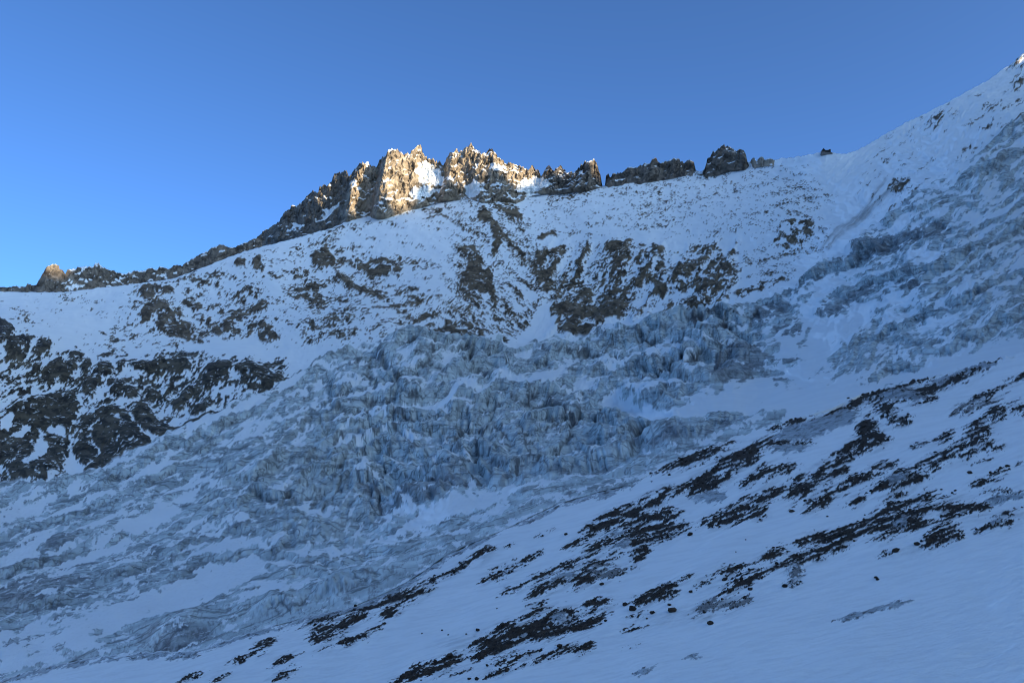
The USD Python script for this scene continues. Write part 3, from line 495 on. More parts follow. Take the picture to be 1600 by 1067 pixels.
for k_, (pts, hh_) in enumerate(CLIFFS):
    p_ = np.array(pts, float)
    vl = np.interp(U, p_[:, 0], p_[:, 1]) + 12 * (samp(ST[k_ % 3], U / 34, U * 0 + k_ * 1.7) - .5) + 6 * (samp(NT[k_ % 4], U / 16, U * 0 + k_ * 2.3) - .5)
    span = sstep(p_[0, 0], p_[0, 0] + 40, U) * sstep(p_[-1, 0], p_[-1, 0] - 40, U) * sstep(.04, .38, samp(ST[(k_ + 1) % 3], U / 60, U * 0 + k_)) * (.45 + .9 * samp(NT[(k_ + 1) % 4], U / 38, U * 0 + k_ + .5))
    span = ndimage.gaussian_filter1d(span, 9)
    s_ = vl[None] - v + 2.5 * (samp(NT[(k_ + 2) % 4], u / 8, v / 5) - .5)      # above the foot: positive
    gl = gl + (.80 if p_[-1, 0] > 1400 else .95) * hh_ * span * sstep(-3.5, 3.5, s_) * np.exp(-np.maximum(s_, 0) / 32.0)
    riser = np.maximum(riser, span * sstep(-6, -1, s_) * sstep(8, 3, s_))
    treadf = np.maximum(treadf, span * sstep(5, 10, s_) * sstep(30, 12, s_))
    footf = np.maximum(footf, span * np.exp(-((s_ + 4.5) / 2.4) ** 2))
disp = (G * gl * contact + (1 - G) * face_disp) * PX
edge_fade = sstep(1.0, 0.985, np.broadcast_to(t, v.shape)) * 0.85 + 0.15
PD = P + N0 * (disp * edge_fade)[..., None]
ND_ = grid_normals(PD)
if ND_[..., 2].mean() < 0: ND_ = -ND_
steep = 1 - np.sum(ND_ * N0, -1)
steep = ndimage.gaussian_filter(steep, 1.2)
rise = np.where(wc > .5, np.maximum(sstep(.62, .1, fC), .8 * sstep(.5, .1, fC2)), np.where(wl >= wr, sstep(.65, .1, fL), sstep(.65, .1, fR)))
rise = ndimage.gaussian_filter(rise, .8)
score = rank(steep) * 1.0 + .5 * rise + wc * (0.45 * samp(NT[0], *rot(wu, wv, 14, 26, 7)) + 0.5 * samp(NT[2], *rot(wu, wv, 20, 80, 10))) + wl * (.55 * samp(NT[1], *rot(wu, wv, 22, 100, 8)) + .5 * samp(NT[3], *rot(wu, wv, 20, 34, 4.5))) + wr * (.5 * samp(NT[1], *rot(wu, wv, 34, 110, 8)) + .55 * samp(NT[3], *rot(wu, wv, 31, 34, 4))) + .25 * (1 - sstep(0, .2, crack2)) * wc
score = score + 1.1 * riser - .55 * treadf * (1 - riser)
mu = ndimage.gaussian_filter(score, 40); sd = np.sqrt(ndimage.gaussian_filter((score - mu) ** 2, 40))
score = rank((score - mu) / sd)
ice = sstep(-0.022, 0.028, score - (1 - ri * .88)) * G
dirt_band = samp(NT[3], *rot(wu, wv, 20, 30, 5))
dirt = sstep(.45, .9, at(dirty, wu, wv)) * ice
streak = sstep(.80, .93, dirt_band) * 0.55 + sstep(.85, .95, samp(NT[1], *rot(u, v, 75, 18, 4))) * .4
cover = np.stack([np.maximum(rock, np.maximum(dirt * (.35 + .45 * dirt_band), ice * np.clip(streak, 0, .8))), ice, np.clip(rock * 0.7 * sstep(0.66, 0.9, samp(NT[2], u / 14, v / 11)) + dirt * 0.35 * sstep(.5, .9, dirt_band) + ice * .75 * footf * sstep(.3, .6, samp(NT[0], u / 18, v / 12)) + ice * sstep(.45, .8, ri) * (.85 * core_ice * (sstep(.07, .02, crack) + .7 * sstep(.06, .015, crack2) * sstep(.4, .7, samp(ST[0], u / 40, v / 30))) + .5 * (wl + wr) * sstep(.06, .02, crack3) * sstep(.45, .7, samp(ST[1], u / 40, v / 20))), 0, 1)], -1)

# two grey slide tracks and faint dirty streaks in the right hand snow
tracks = fill([thick([(1278, 392), (1310, 360), (1345, 330), (1388, 283)], 3.2), thick([(1292, 388), (1330, 352), (1365, 322), (1412, 288)], 4.5)], 1.2)
tk = at(tracks, wu * .3 + u * .7, wv * .3 + v * .7) * (0.35 + 0.5 * samp(NT[1], *rot(u, v, 47, 50, 2.2)))
cover[..., 0] = np.maximum(cover[..., 0], tk * 0.75)

# fold the far side of the skyline back and down
fold = []
hz = PD[-1] * [1, 1, 0]; hz /= np.linalg.norm(hz, axis=1, keepdims=True)
for k in (1, 2, 3): fold.append(PD[-1] + hz * 25.0 * k ** 2 - np.array([0, 0, 22.0 * k ** 2]))
PD2 = np.concatenate([PD, np.array(fold)], 0)
ND2 = grid_normals(PD2)
if ND2[..., 2].mean() < 0: ND2 = -ND2
cov2 = np.concatenate([cover, np.repeat(cover[-1:], 3, 0)], 0)
cov2[-3:, :, 0] = 0.2

# label numbers: 0 snowy mountain, 1 glacier, 2 scattered rock, 10+ outcrops, 60+ ice features
lab = np.where(G > .5, 1, np.where(rock > .5, 2, 0)).astype(np.int32)
specs = {0: ('mountain', M_FACE, dict(kind='structure')), 1: ('glacier', M_ICE, dict(kind='structure')),
         2: ('scattered_rock', M_FACE, dict(label='many small rock patches showing through the snow all over the mountain face', cat='rocks', kind='stuff'))}
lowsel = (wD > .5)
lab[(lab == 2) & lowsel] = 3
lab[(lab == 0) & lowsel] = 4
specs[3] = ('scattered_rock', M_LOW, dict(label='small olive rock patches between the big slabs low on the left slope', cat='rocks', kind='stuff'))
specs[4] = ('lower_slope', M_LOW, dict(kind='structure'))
for i, (k, (polys, text, low)) in enumerate(OUT.items()):
    inside = at(fill(polys, 1.5), wu, wv) > .30
    lab[inside & (rock > .5)] = 10 + i
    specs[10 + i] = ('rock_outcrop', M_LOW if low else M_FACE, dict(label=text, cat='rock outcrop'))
ICEOBJ = [
 ('ice_cliff', 'ice cliff', 'layered pale ice cliff under the row of dark rocks', [[(600, 552), (608, 540), (640, 529), (700, 533), (745, 548), (735, 566), (690, 570), (640, 572), (605, 570)]]),
 ('ice_cliff', 'ice cliff', 'long broken ice cliff in the middle of the icefall under a snowy tread', [[(545, 680), (600, 662), (680, 650), (730, 655), (725, 675), (660, 682), (590, 690)]]),
 ('ice_cliff', 'ice cliff', 'big bulging wall of pale ice at the right end of the icefall', [[(760, 655), (880, 645), (960, 650), (1000, 690), (990, 725), (900, 735), (800, 745), (740, 720)]]),
 ('ice_cliff', 'ice cliff', 'bluish ice cliff below the white snow bowl and brown base cliff', [[(950, 528), (1040, 512), (1100, 498), (1165, 500), (1150, 520), (1090, 535), (1000, 545)]]),
 ('ice_cliff', 'ice cliff', 'curved grey ice cliff with black clefts behind the dark rubble ridge', [[(1010, 706), (1050, 680), (1120, 655), (1240, 648), (1190, 665), (1110, 685), (1040, 708)]]),
 ('serac', 'serac', 'leaning fluted ice block above the flat dark ice', [[(632, 752), (655, 730), (680, 720), (692, 745), (670, 762), (640, 768)]]),
 ('serac', 'serac', 'cluster of blocky ice towers left of the flat dark ice', [[(495, 800), (510, 775), (550, 770), (560, 790), (545, 805), (510, 815)]]),
 ('ice_mound', 'ice mound', 'dark dirt covered ice mound on the upper glacier', [DIRTY[0]]),
 ('ice_mound', 'ice mound', 'flat sheet of dark grey ice in front of the seracs', [DIRTY[4]]),
 ('ice_mound', 'ice mound', 'rounded clear ice hump in the lower left corner of the ice margin', [[(205, 1010), (240, 968), (300, 955), (350, 975), (395, 985), (330, 1004), (290, 1022), (240, 1022)]]),
 ('ice_mound', 'ice mound', 'smooth blue grey ice swell beside the left rubble streak', [[(430, 940), (500, 905), (580, 885), (640, 880), (620, 915), (540, 952), (470, 965)]]),
 ('ice_mound', 'ice mound', 'black and grey striped ice fold high on the right glacier', [DIRTY[3]]),
 ('ice_mound', 'ice mound', 'dark purple grey ice hump right of the ledge on the upper glacier', [DIRTY[1]]),
 ('ice_band', 'ice band', 'smooth grey ice band between two snow strips beside the rubble ridge', [[(660, 838), (760, 792), (860, 757), (960, 730), (1010, 718), (990, 757), (870, 788), (800, 820), (700, 862)]]),
]
for i, (nm, cat, text, polys) in enumerate(ICEOBJ):
    inside = at(fill(polys, 1.5), wu, wv) > .45
    lab[inside & (ice > .4)] = 60 + i
    specs[60 + i] = (nm, M_ICE, dict(label=text, cat=cat))
lab2 = np.concatenate([lab, np.where(np.repeat(lab[-1:], 3, 0) == 1, 1, 0)], 0)
split_sheet(PD2, ND2, cov2, lab2, specs)

# ------------------------------------------------------------------ ridge crags: thick rock walls standing on the skyline
def nrm(P):
    n = grid_normals(P)
    return -n if n[..., 1].mean() > 0 else n

def bump(u, v, pts, wl_, wr_, amp):
    """A buttress: its edge runs along pts, falling off to the left over wl_ and to the right over wr_ pixels."""
    p = np.array(sorted(pts, key=lambda q_: q_[1]), float)
    x = u - np.interp(v, p[:, 1], p[:, 0])
    return amp * np.where(x > 0, np.clip(1 - x / wr_, 0, 1), np.clip(1 + x / wl_, 0, 1) ** 0.7)

def crag_sheet(top, base, u0, u1, du, rows, dist, lean, bumps, labels, mat, seed, snow_share=.12, snow_polys=(), rough=1.0, dens_fn=None, thick_m=14.0, embed=4.0, tilt=0.0, fs=1.0, jagged=.8):
    """top, base: skyline and foot lines; dist(u): forward distance of the foot; lean: recession per unit of height."""
    uu = np.arange(u0, u1 + du, du)
    tl, bl = line(top), line(base)
    jag = (samp(NT[seed % 4], uu / 11, uu * 0 + seed) - 0.5) * 6 + (samp(NT[(seed + 1) % 4], uu / 4, uu * 0 + seed + 5) - 0.5) * 3.5
    tv, bv = tl(uu) + jagged * jag * np.clip((bl(uu) - tl(uu)) / 30, 0.15, 1), bl(uu) + 6
    tv = np.minimum(tv, bv - 1)
    tt = np.linspace(0, 1, rows)[:, None]
    vv = bv[None] * (1 - tt) + tv[None] * tt
    u2 = np.broadcast_to(uu[None], vv.shape).copy()
    z0 = dist(uu)[None] * np.ones_like(vv)
    px = z0 / F
    z = z0 + lean * (bv[None] - vv) * px - embed + tilt * np.maximum(0, 546 - u2) * px      # tilt: a face turned away to the left
    P_ = rays(u2, vv) * z[..., None]
    toward = -rays(u2, vv) * [1, 1, 0]; toward /= np.linalg.norm(toward, axis=-1, keepdims=True)
    d = np.zeros_like(vv)
    for b in bumps: d += bump(u2, vv, *b)
    wu_ = u2 + 4 * (samp(NT[0], u2 / 14, vv / 14) - .5); wv_ = vv + 4 * (samp(NT[1], u2 / 14, vv / 14) - .5)
    ua, va = wu_ / fs, wv_ / fs
    d += rough * fs * (6 * (samp(RT[seed % 2], *rot(ua, va, 74, 60, 20)) - .5) + 3.4 * (samp(RT[(seed + 1) % 2], *rot(ua, va, 62, 26, 8)) - .5) + 8 * (samp(NT[(seed + 1) % 4], ua / 42, va / 34) - .5)
                  + 9 * samp(WT, *rot(ua, va, 66, 36, 17), per=24.5) + 7 * samp(WT, *rot(ua, va, 28, 15, 9), per=24.5) + 4.0 * samp(WT, *rot(ua, va, 48, 8, 5), per=24.5) + 2.2 * (samp(NT[seed % 4], ua / 6, va / 6) - .5))
    fade = np.clip((bv[None] - vv) / 5, 0.2, 1)
    side = np.minimum(sstep(0, 8, u2 - u0), sstep(0, 8, u1 - u2))
    P_ = P_ + toward * (d * fade * px)[..., None] - toward * ((1 - side) * 10 * px)[..., None]
    lift = (samp(NT[(seed + 2) % 4], u2 / 8, vv / 8) - .5) * 0.9 * px * fade
    P_[..., 2] += lift
    away = -toward[-1]
    foldp = [P_[-1] + away * thick_m * k + np.array([0, 0, -1.0]) * (0.5 * thick_m * k ** 2) for k in (0.35, 1.0, 2.2, 3.6)]
    PP = np.concatenate([P_, np.array(foldp)], 0)
    n = nrm(PP)
    ns = n[:-4]
    flat = rank(ndimage.gaussian_filter(ns[..., 2], 1.4) + 0.18 * samp(NT[(seed + 3) % 4], u2 / 9, vv / 6))
    share = np.full_like(vv, snow_share)
    if dens_fn is not None: share = dens_fn(u2, vv)
    sp = at(fill(snow_polys, 2.0), wu_, wv_) if snow_polys else 0
    share = np.maximum(share, sp * 1.0)
    rk = 1 - sstep(-.03, .03, flat - (1 - share))
    cov = np.stack([rk, np.zeros_like(rk), sstep(.8, .95, samp(NT[seed % 4], u2 / 20, vv / 12)) * .6 * rk], -1)
    cov = np.concatenate([cov, np.repeat(cov[-1:], 4, 0)], 0)
    lb = np.full(vv.shape, 100, np.int32)
    sp_ = {100: (labels[0][0], mat if len(labels[0]) < 5 else labels[0][4], dict(label=labels[0][2], cat=labels[0][1]))}
    for i, L in enumerate(labels[1:]):
        lb[at(fill([L[3]], 0), wu_, wv_) > .5] = 101 + i
        sp_[101 + i] = (L[0], mat if len(L) < 5 else L[4], dict(label=L[2], cat=L[1]))
    near = np.arange(len(labels))
    for k in near:                                            # each crag one piece: stray islands go to their neighbour
        isl, n_i = ndimage.label(lb == 100 + k)
        if n_i > 1:
            keep = 1 + np.argmax(ndimage.sum(lb == 100 + k, isl, range(1, n_i + 1)))
            for j in range(1, n_i + 1):
                if j == keep: continue
                m_ = isl == j; ring = ndimage.binary_dilation(m_, iterations=2) & ~m_
                lb[m_] = np.bincount(lb[ring]).argmax()
    lb = np.concatenate([lb, np.repeat(lb[-1:], 4, 0)], 0)
    split_sheet(PP, n, cov, lb, sp_)
    return lambda a, b: (lambda w: rays(np.array(a, float), np.array(b, float)) * w)(float(dist(np.array([a]))[0]) * (1 + lean * (float(bl(a)) + 6 - b) / F + tilt * max(0, 546 - a) / F))

CROWN_TOP = [(392, 378), (400, 373), (405, 367), (413, 362), (420, 358), (430, 352), (440, 340), (445, 333), (452, 328), (460, 323), (468, 320), (475, 312), (480, 308), (490, 300), (495, 303), (505, 294), (510, 291), (515, 285),
             (522, 274), (535, 270), (541, 268), (545, 275), (553, 266), (558, 261), (565, 262), (573, 257), (580, 262), (588, 260), (595, 250), (603, 250), (612, 243), (618, 246), (628, 247), (640, 248), (645, 241), (650, 238),
             (654, 233), (657, 233), (660, 242), (667, 246), (673, 252), (676, 247), (682, 253), (690, 256), (695, 257), (698, 248), (704, 245), (715, 240), (725, 240), (731, 234), (736, 232), (742, 235), (750, 241), (755, 243),
             (760, 240), (768, 238), (774, 243), (778, 252), (783, 249), (790, 253), (797, 257), (803, 254), (810, 260), (818, 263), (825, 264), (832, 260), (838, 267), (848, 271), (858, 263), (864, 269), (875, 260), (880, 265),
             (886, 272), (895, 270), (905, 265), (912, 260), (920, 258), (928, 256), (934, 263), (938, 271), (941, 286), (943, 290)]
CROWN_BASE = [(392, 388), (430, 379), (480, 367), (520, 357), (535, 348), (560, 340), (580, 340), (590, 344), (606, 342), (620, 335), (645, 326), (660, 318), (680, 312), (720, 306), (735, 312), (760, 318), (780, 317),
              (797, 312), (806, 318), (815, 310), (830, 300), (850, 298), (870, 298), (890, 296), (915, 297), (943, 292)]
cb = line(CROWN_BASE)
crown_dist = lambda a: ndimage.gaussian_filter1d(z_back(a, cb(a) + 2), 12) if len(a) > 5 else z_back(a, cb(a) + 2)
CROWN_SNOW = [[(648, 268), (662, 252), (676, 258), (692, 276), (698, 292), (676, 292), (655, 284)], [(802, 302), (815, 285), (836, 276), (852, 281), (866, 286), (848, 300), (828, 304)], [(640, 300), (665, 292), (690, 298), (668, 310), (646, 314)],
              [(725, 290), (745, 286), (760, 300), (742, 310), (728, 305)], [(545, 290), (560, 283), (556, 296)], [(440, 362), (470, 352), (480, 356), (450, 366)], [(500, 335), (530, 315), (535, 322), (508, 342)], [(765, 262), (785, 262), (790, 272), (772, 274)]]
def crown_snow(a, b):
    s = np.where(a < 560, .08, .12)
    return s + .12 * (samp(NT[2], a / 30, b / 16) - .5)
crown_at = crag_sheet(CROWN_TOP, CROWN_BASE, 392, 943, 0.9, 110, crown_dist, 0.75,
    [([(566, 262), (550, 300), (541, 350)], 9, 26, 17), ([(606, 250), (594, 300), (588, 346)], 10, 62, 34), ([(706, 255), (702, 280), (694, 310)], 10, 32, 22), ([(735, 235), (745, 270), (757, 318)], 20, 45, 10),
     ([(770, 240), (778, 275), (790, 318)], 14, 30, 8), ([(655, 235), (650, 262)], 12, 24, 8), ([(858, 262), (852, 300)], 10, 26, 10), ([(925, 256), (908, 297)], 30, 26, 16), ([(500, 295), (470, 367)], 40, 18, 9), ([(450, 335), (432, 378)], 30, 14, 8)],
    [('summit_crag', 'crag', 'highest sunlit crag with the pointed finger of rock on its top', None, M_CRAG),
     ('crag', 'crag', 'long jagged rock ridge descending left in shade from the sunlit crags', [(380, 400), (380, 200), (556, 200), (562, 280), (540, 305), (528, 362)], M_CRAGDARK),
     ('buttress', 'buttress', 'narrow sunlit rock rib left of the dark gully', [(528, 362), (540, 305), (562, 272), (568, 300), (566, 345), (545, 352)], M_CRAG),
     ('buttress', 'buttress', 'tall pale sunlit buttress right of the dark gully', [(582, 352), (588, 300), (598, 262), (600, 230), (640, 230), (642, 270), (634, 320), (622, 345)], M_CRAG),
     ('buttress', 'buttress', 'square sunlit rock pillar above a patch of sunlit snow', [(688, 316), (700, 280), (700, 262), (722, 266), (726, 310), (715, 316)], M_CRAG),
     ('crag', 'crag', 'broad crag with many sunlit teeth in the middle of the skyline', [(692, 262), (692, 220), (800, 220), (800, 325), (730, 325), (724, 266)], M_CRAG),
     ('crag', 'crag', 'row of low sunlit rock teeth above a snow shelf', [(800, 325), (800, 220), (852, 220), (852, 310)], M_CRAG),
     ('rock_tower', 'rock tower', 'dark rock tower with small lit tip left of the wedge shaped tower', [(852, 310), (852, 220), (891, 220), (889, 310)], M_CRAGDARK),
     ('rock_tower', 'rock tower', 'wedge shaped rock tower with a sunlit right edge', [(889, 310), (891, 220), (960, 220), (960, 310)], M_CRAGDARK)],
    M_CRAG, 1, dens_fn=crown_snow, snow_polys=CROWN_SNOW, thick_m=16, tilt=2.5, fs=.72, rough=1.1)

def hand(zf): return lambda a: zf(a)
W2_TOP = [(945, 288), (947, 271), (950, 268), (953, 275), (965, 270), (975, 268), (985, 260), (993, 263), (1003, 256), (1013, 257), (1020, 251), (1026, 246), (1032, 256), (1045, 251), (1055, 250), (1062, 251), (1068, 256), (1075, 252), (1084, 252), (1087, 262), (1089, 268)]
W2_BASE = [(945, 294), (975, 288), (1000, 283), (1030, 277), (1060, 272), (1090, 270)]
b2 = line(W2_BASE)
w2_at = crag_sheet(W2_TOP, W2_BASE, 945, 1089, 0.9, 40, lambda a: z_back(a, b2(a) + 2), 0.45, [([(1020, 250), (1016, 285)], 14, 20, 5), ([(1058, 250), (1055, 275)], 14, 20, 5)],
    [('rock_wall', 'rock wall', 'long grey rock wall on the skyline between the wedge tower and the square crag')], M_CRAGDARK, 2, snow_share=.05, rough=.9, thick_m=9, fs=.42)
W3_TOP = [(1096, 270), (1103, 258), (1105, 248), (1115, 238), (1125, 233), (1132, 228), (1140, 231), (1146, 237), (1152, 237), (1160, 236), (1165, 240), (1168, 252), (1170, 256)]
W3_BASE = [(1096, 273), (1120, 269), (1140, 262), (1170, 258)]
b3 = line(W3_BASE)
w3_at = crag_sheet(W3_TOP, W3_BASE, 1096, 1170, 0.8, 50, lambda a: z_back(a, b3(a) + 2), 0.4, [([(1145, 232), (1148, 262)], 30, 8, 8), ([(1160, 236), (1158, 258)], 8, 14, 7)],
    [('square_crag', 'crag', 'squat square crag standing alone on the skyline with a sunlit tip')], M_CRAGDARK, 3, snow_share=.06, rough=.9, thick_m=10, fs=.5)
W4_TOP = [(1171, 252), (1174, 246), (1178, 244), (1182, 250), (1185, 247), (1190, 244), (1195, 249), (1203, 247), (1209, 248), (1214, 250)]
W4_BASE = [(1171, 258), (1214, 252)]
b4 = line(W4_BASE)
crag_sheet(W4_TOP, W4_BASE, 1171, 1214, 0.8, 14, lambda a: z_back(a, b4(a) + 2), 0.4, [], [('rock_teeth', 'crag', 'row of tiny rock teeth right of the square crag')], M_CRAG, 4, snow_share=.1, rough=.25, thick_m=5)

# ridge behind the left snow shoulder
L_TOP = [(-120, 448), (0, 448), (12, 449), (25, 447), (40, 448), (43, 444), (50, 446), (57, 446), (60, 441), (68, 427), (76, 417), (84, 416), (92, 417), (93, 422), (98, 424), (102, 429), (105, 424), (115, 421), (125, 419), (135, 417),
         (145, 418), (150, 413), (154, 413), (160, 419), (170, 423), (178, 422), (185, 427), (195, 428), (205, 425), (212, 422), (220, 423), (230, 421), (237, 419), (243, 421), (250, 417), (262, 420), (275, 413), (285, 415), (293, 408),
         (305, 402), (312, 398), (325, 393), (335, 387), (345, 383), (355, 386), (367, 387), (380, 380), (390, 376), (400, 373), (410, 364)]
L_BASE = [(-120, 466), (0, 466), (100, 466), (150, 462), (220, 455), (270, 448), (300, 437), (340, 421), (380, 406), (410, 397)]
def ldist(a): return np.interp(a, [-120, 60, 160, 260, 330, 410], [1380, 1330, 1380, 1390, 1400, 1412])
def l_snow(a, b): return np.where((a > 102) & (a < 262), .15, np.where(a < 102, .03, .06))
l_at = crag_sheet(L_TOP, L_BASE, -120, 410, 1.0, 46, ldist, 0.7, [([(74, 415), (66, 466)], 16, 60, 16), ([(152, 412), (140, 460)], 40, 30, 9), ([(345, 383), (335, 420)], 30, 26, 8)],
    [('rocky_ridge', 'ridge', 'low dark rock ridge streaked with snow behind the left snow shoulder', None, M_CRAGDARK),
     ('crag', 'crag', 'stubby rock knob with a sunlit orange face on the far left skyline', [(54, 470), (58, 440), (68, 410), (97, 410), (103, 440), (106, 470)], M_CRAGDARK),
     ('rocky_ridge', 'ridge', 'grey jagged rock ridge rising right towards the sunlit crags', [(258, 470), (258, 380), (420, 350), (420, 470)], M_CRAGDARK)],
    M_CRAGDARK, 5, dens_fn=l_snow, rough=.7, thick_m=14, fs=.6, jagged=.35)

# ------------------------------------------------------------------ the great ridge to the right, outside the picture, whose shadow fills the basin
edge = []
for a, b, f in ((-100, 470, None), (80, 439, l_at), (97, 430, l_at), (104, 410, l_at), (150, 402, l_at), (250, 404, l_at), (300, 390, l_at), (350, 370, l_at), (395, 360, l_at), (538, 346, crown_at), (600, 343, crown_at), (628, 335, crown_at), (641, 300, crown_at), (650, 282, crown_at), (672, 284, crown_at), (684, 296, crown_at), (692, 308, crown_at), (722, 308, crown_at), (732, 290, crown_at), (745, 272, crown_at), (765, 268, crown_at), (785, 282, crown_at), (800, 296, crown_at),
                (850, 276, crown_at), (885, 276, crown_at), (905, 288, crown_at), (940, 288, crown_at), (948, 262, w2_at), (1012, 250, w2_at), (1024, 252, w2_at), (1032, 250, w2_at), (1042, 244, w2_at), (1090, 238, w2_at), (1130, 240, w3_at), (1146, 241, w3_at)):
    if f is None: p = rays(np.array(float(a)), np.array(float(b))) * (1420 if a < 0 else 1560)
    else: p = f(a, b)
    edge.append(p)
edge.append(point(1598, 98.0))
edge = np.array(edge)
H2 = SUN_H
side_ = np.array([-H2[1], H2[0]])                             # across the sun's direction
wq = edge[:, :2] @ side_; o = np.argsort(wq)
alongs = edge[:, :2] @ H2
zref = edge[:, 2] - alongs * math.tan(SUN_EL)                 # height of the shadow's upper surface, reduced to along = 0
zr = lambda x: np.interp(x, wq[o], zref[o])
ws = np.concatenate([np.arange(-2600, wq.min(), 40.0), np.arange(wq.min(), wq.max(), 6.0), np.arange(wq.max(), wq.max() + 1200, 40.0)])
along = 1560 + 60 * (samp(NT[0], ws / 400, ws * 0 + 2) - .5)
crest_z = zr(ws) + along * math.tan(SUN_EL)
nearz = np.interp(ws, [-2600, 0, 150, 230, 310, 400, 500, wq.min()], [720, 740, 870, 980, 1100, 1260, 1500, zr(wq.min()) + 1560 * math.tan(SUN_EL)])
crest_z = np.where(ws < wq.min(), nearz, crest_z)           # the ridge drops behind the camera
crest = np.stack([along * H2[0] + ws * side_[0], along * H2[1] + ws * side_[1], crest_z], 1)
prof = []
for k, (dd, fz) in enumerate(((-1000, 0.0), (-700, .2), (-450, .42), (-280, .62), (-140, .8), (-60, .92), (-20, .985), (0, 1.0), (30, .97), (120, .84), (300, .6), (600, .3), (1000, 0.0))):
    q_ = crest.copy(); q_[:, 0] += dd * H2[0]; q_[:, 1] += dd * H2[1]
    nz = (samp(NT[1], ws / 160 + k * 1.7, ws * 0 + k * 0.9) - .5) * (90 if 0 < fz < .95 else 0)
    q_[:, 2] = -60 + (crest_z + 60) * fz + nz
    prof.append(q_)
PR = np.array(prof); nr = grid_normals(PR)
if nr[..., 2].mean() < 0: nr = -nr
covr = np.zeros_like(PR); covr[..., 0] = sstep(.5, .6, samp(NT[2], np.broadcast_to(ws / 90, PR.shape[:2]), np.arange(len(prof))[:, None] * .8 + ws * 0))
hh, ww_ = PR.shape[:2]; ii = np.arange(hh * ww_).reshape(hh, ww_)
tag(write_mesh('/World/great_ridge', PR.reshape(-1, 3), np.stack([ii[:-1, :-1], ii[:-1, 1:], ii[1:, 1:], ii[1:, :-1]], -1).reshape(-1, 4), nr.reshape(-1, 3), covr.reshape(-1, 3), M_FACE), kind='structure')

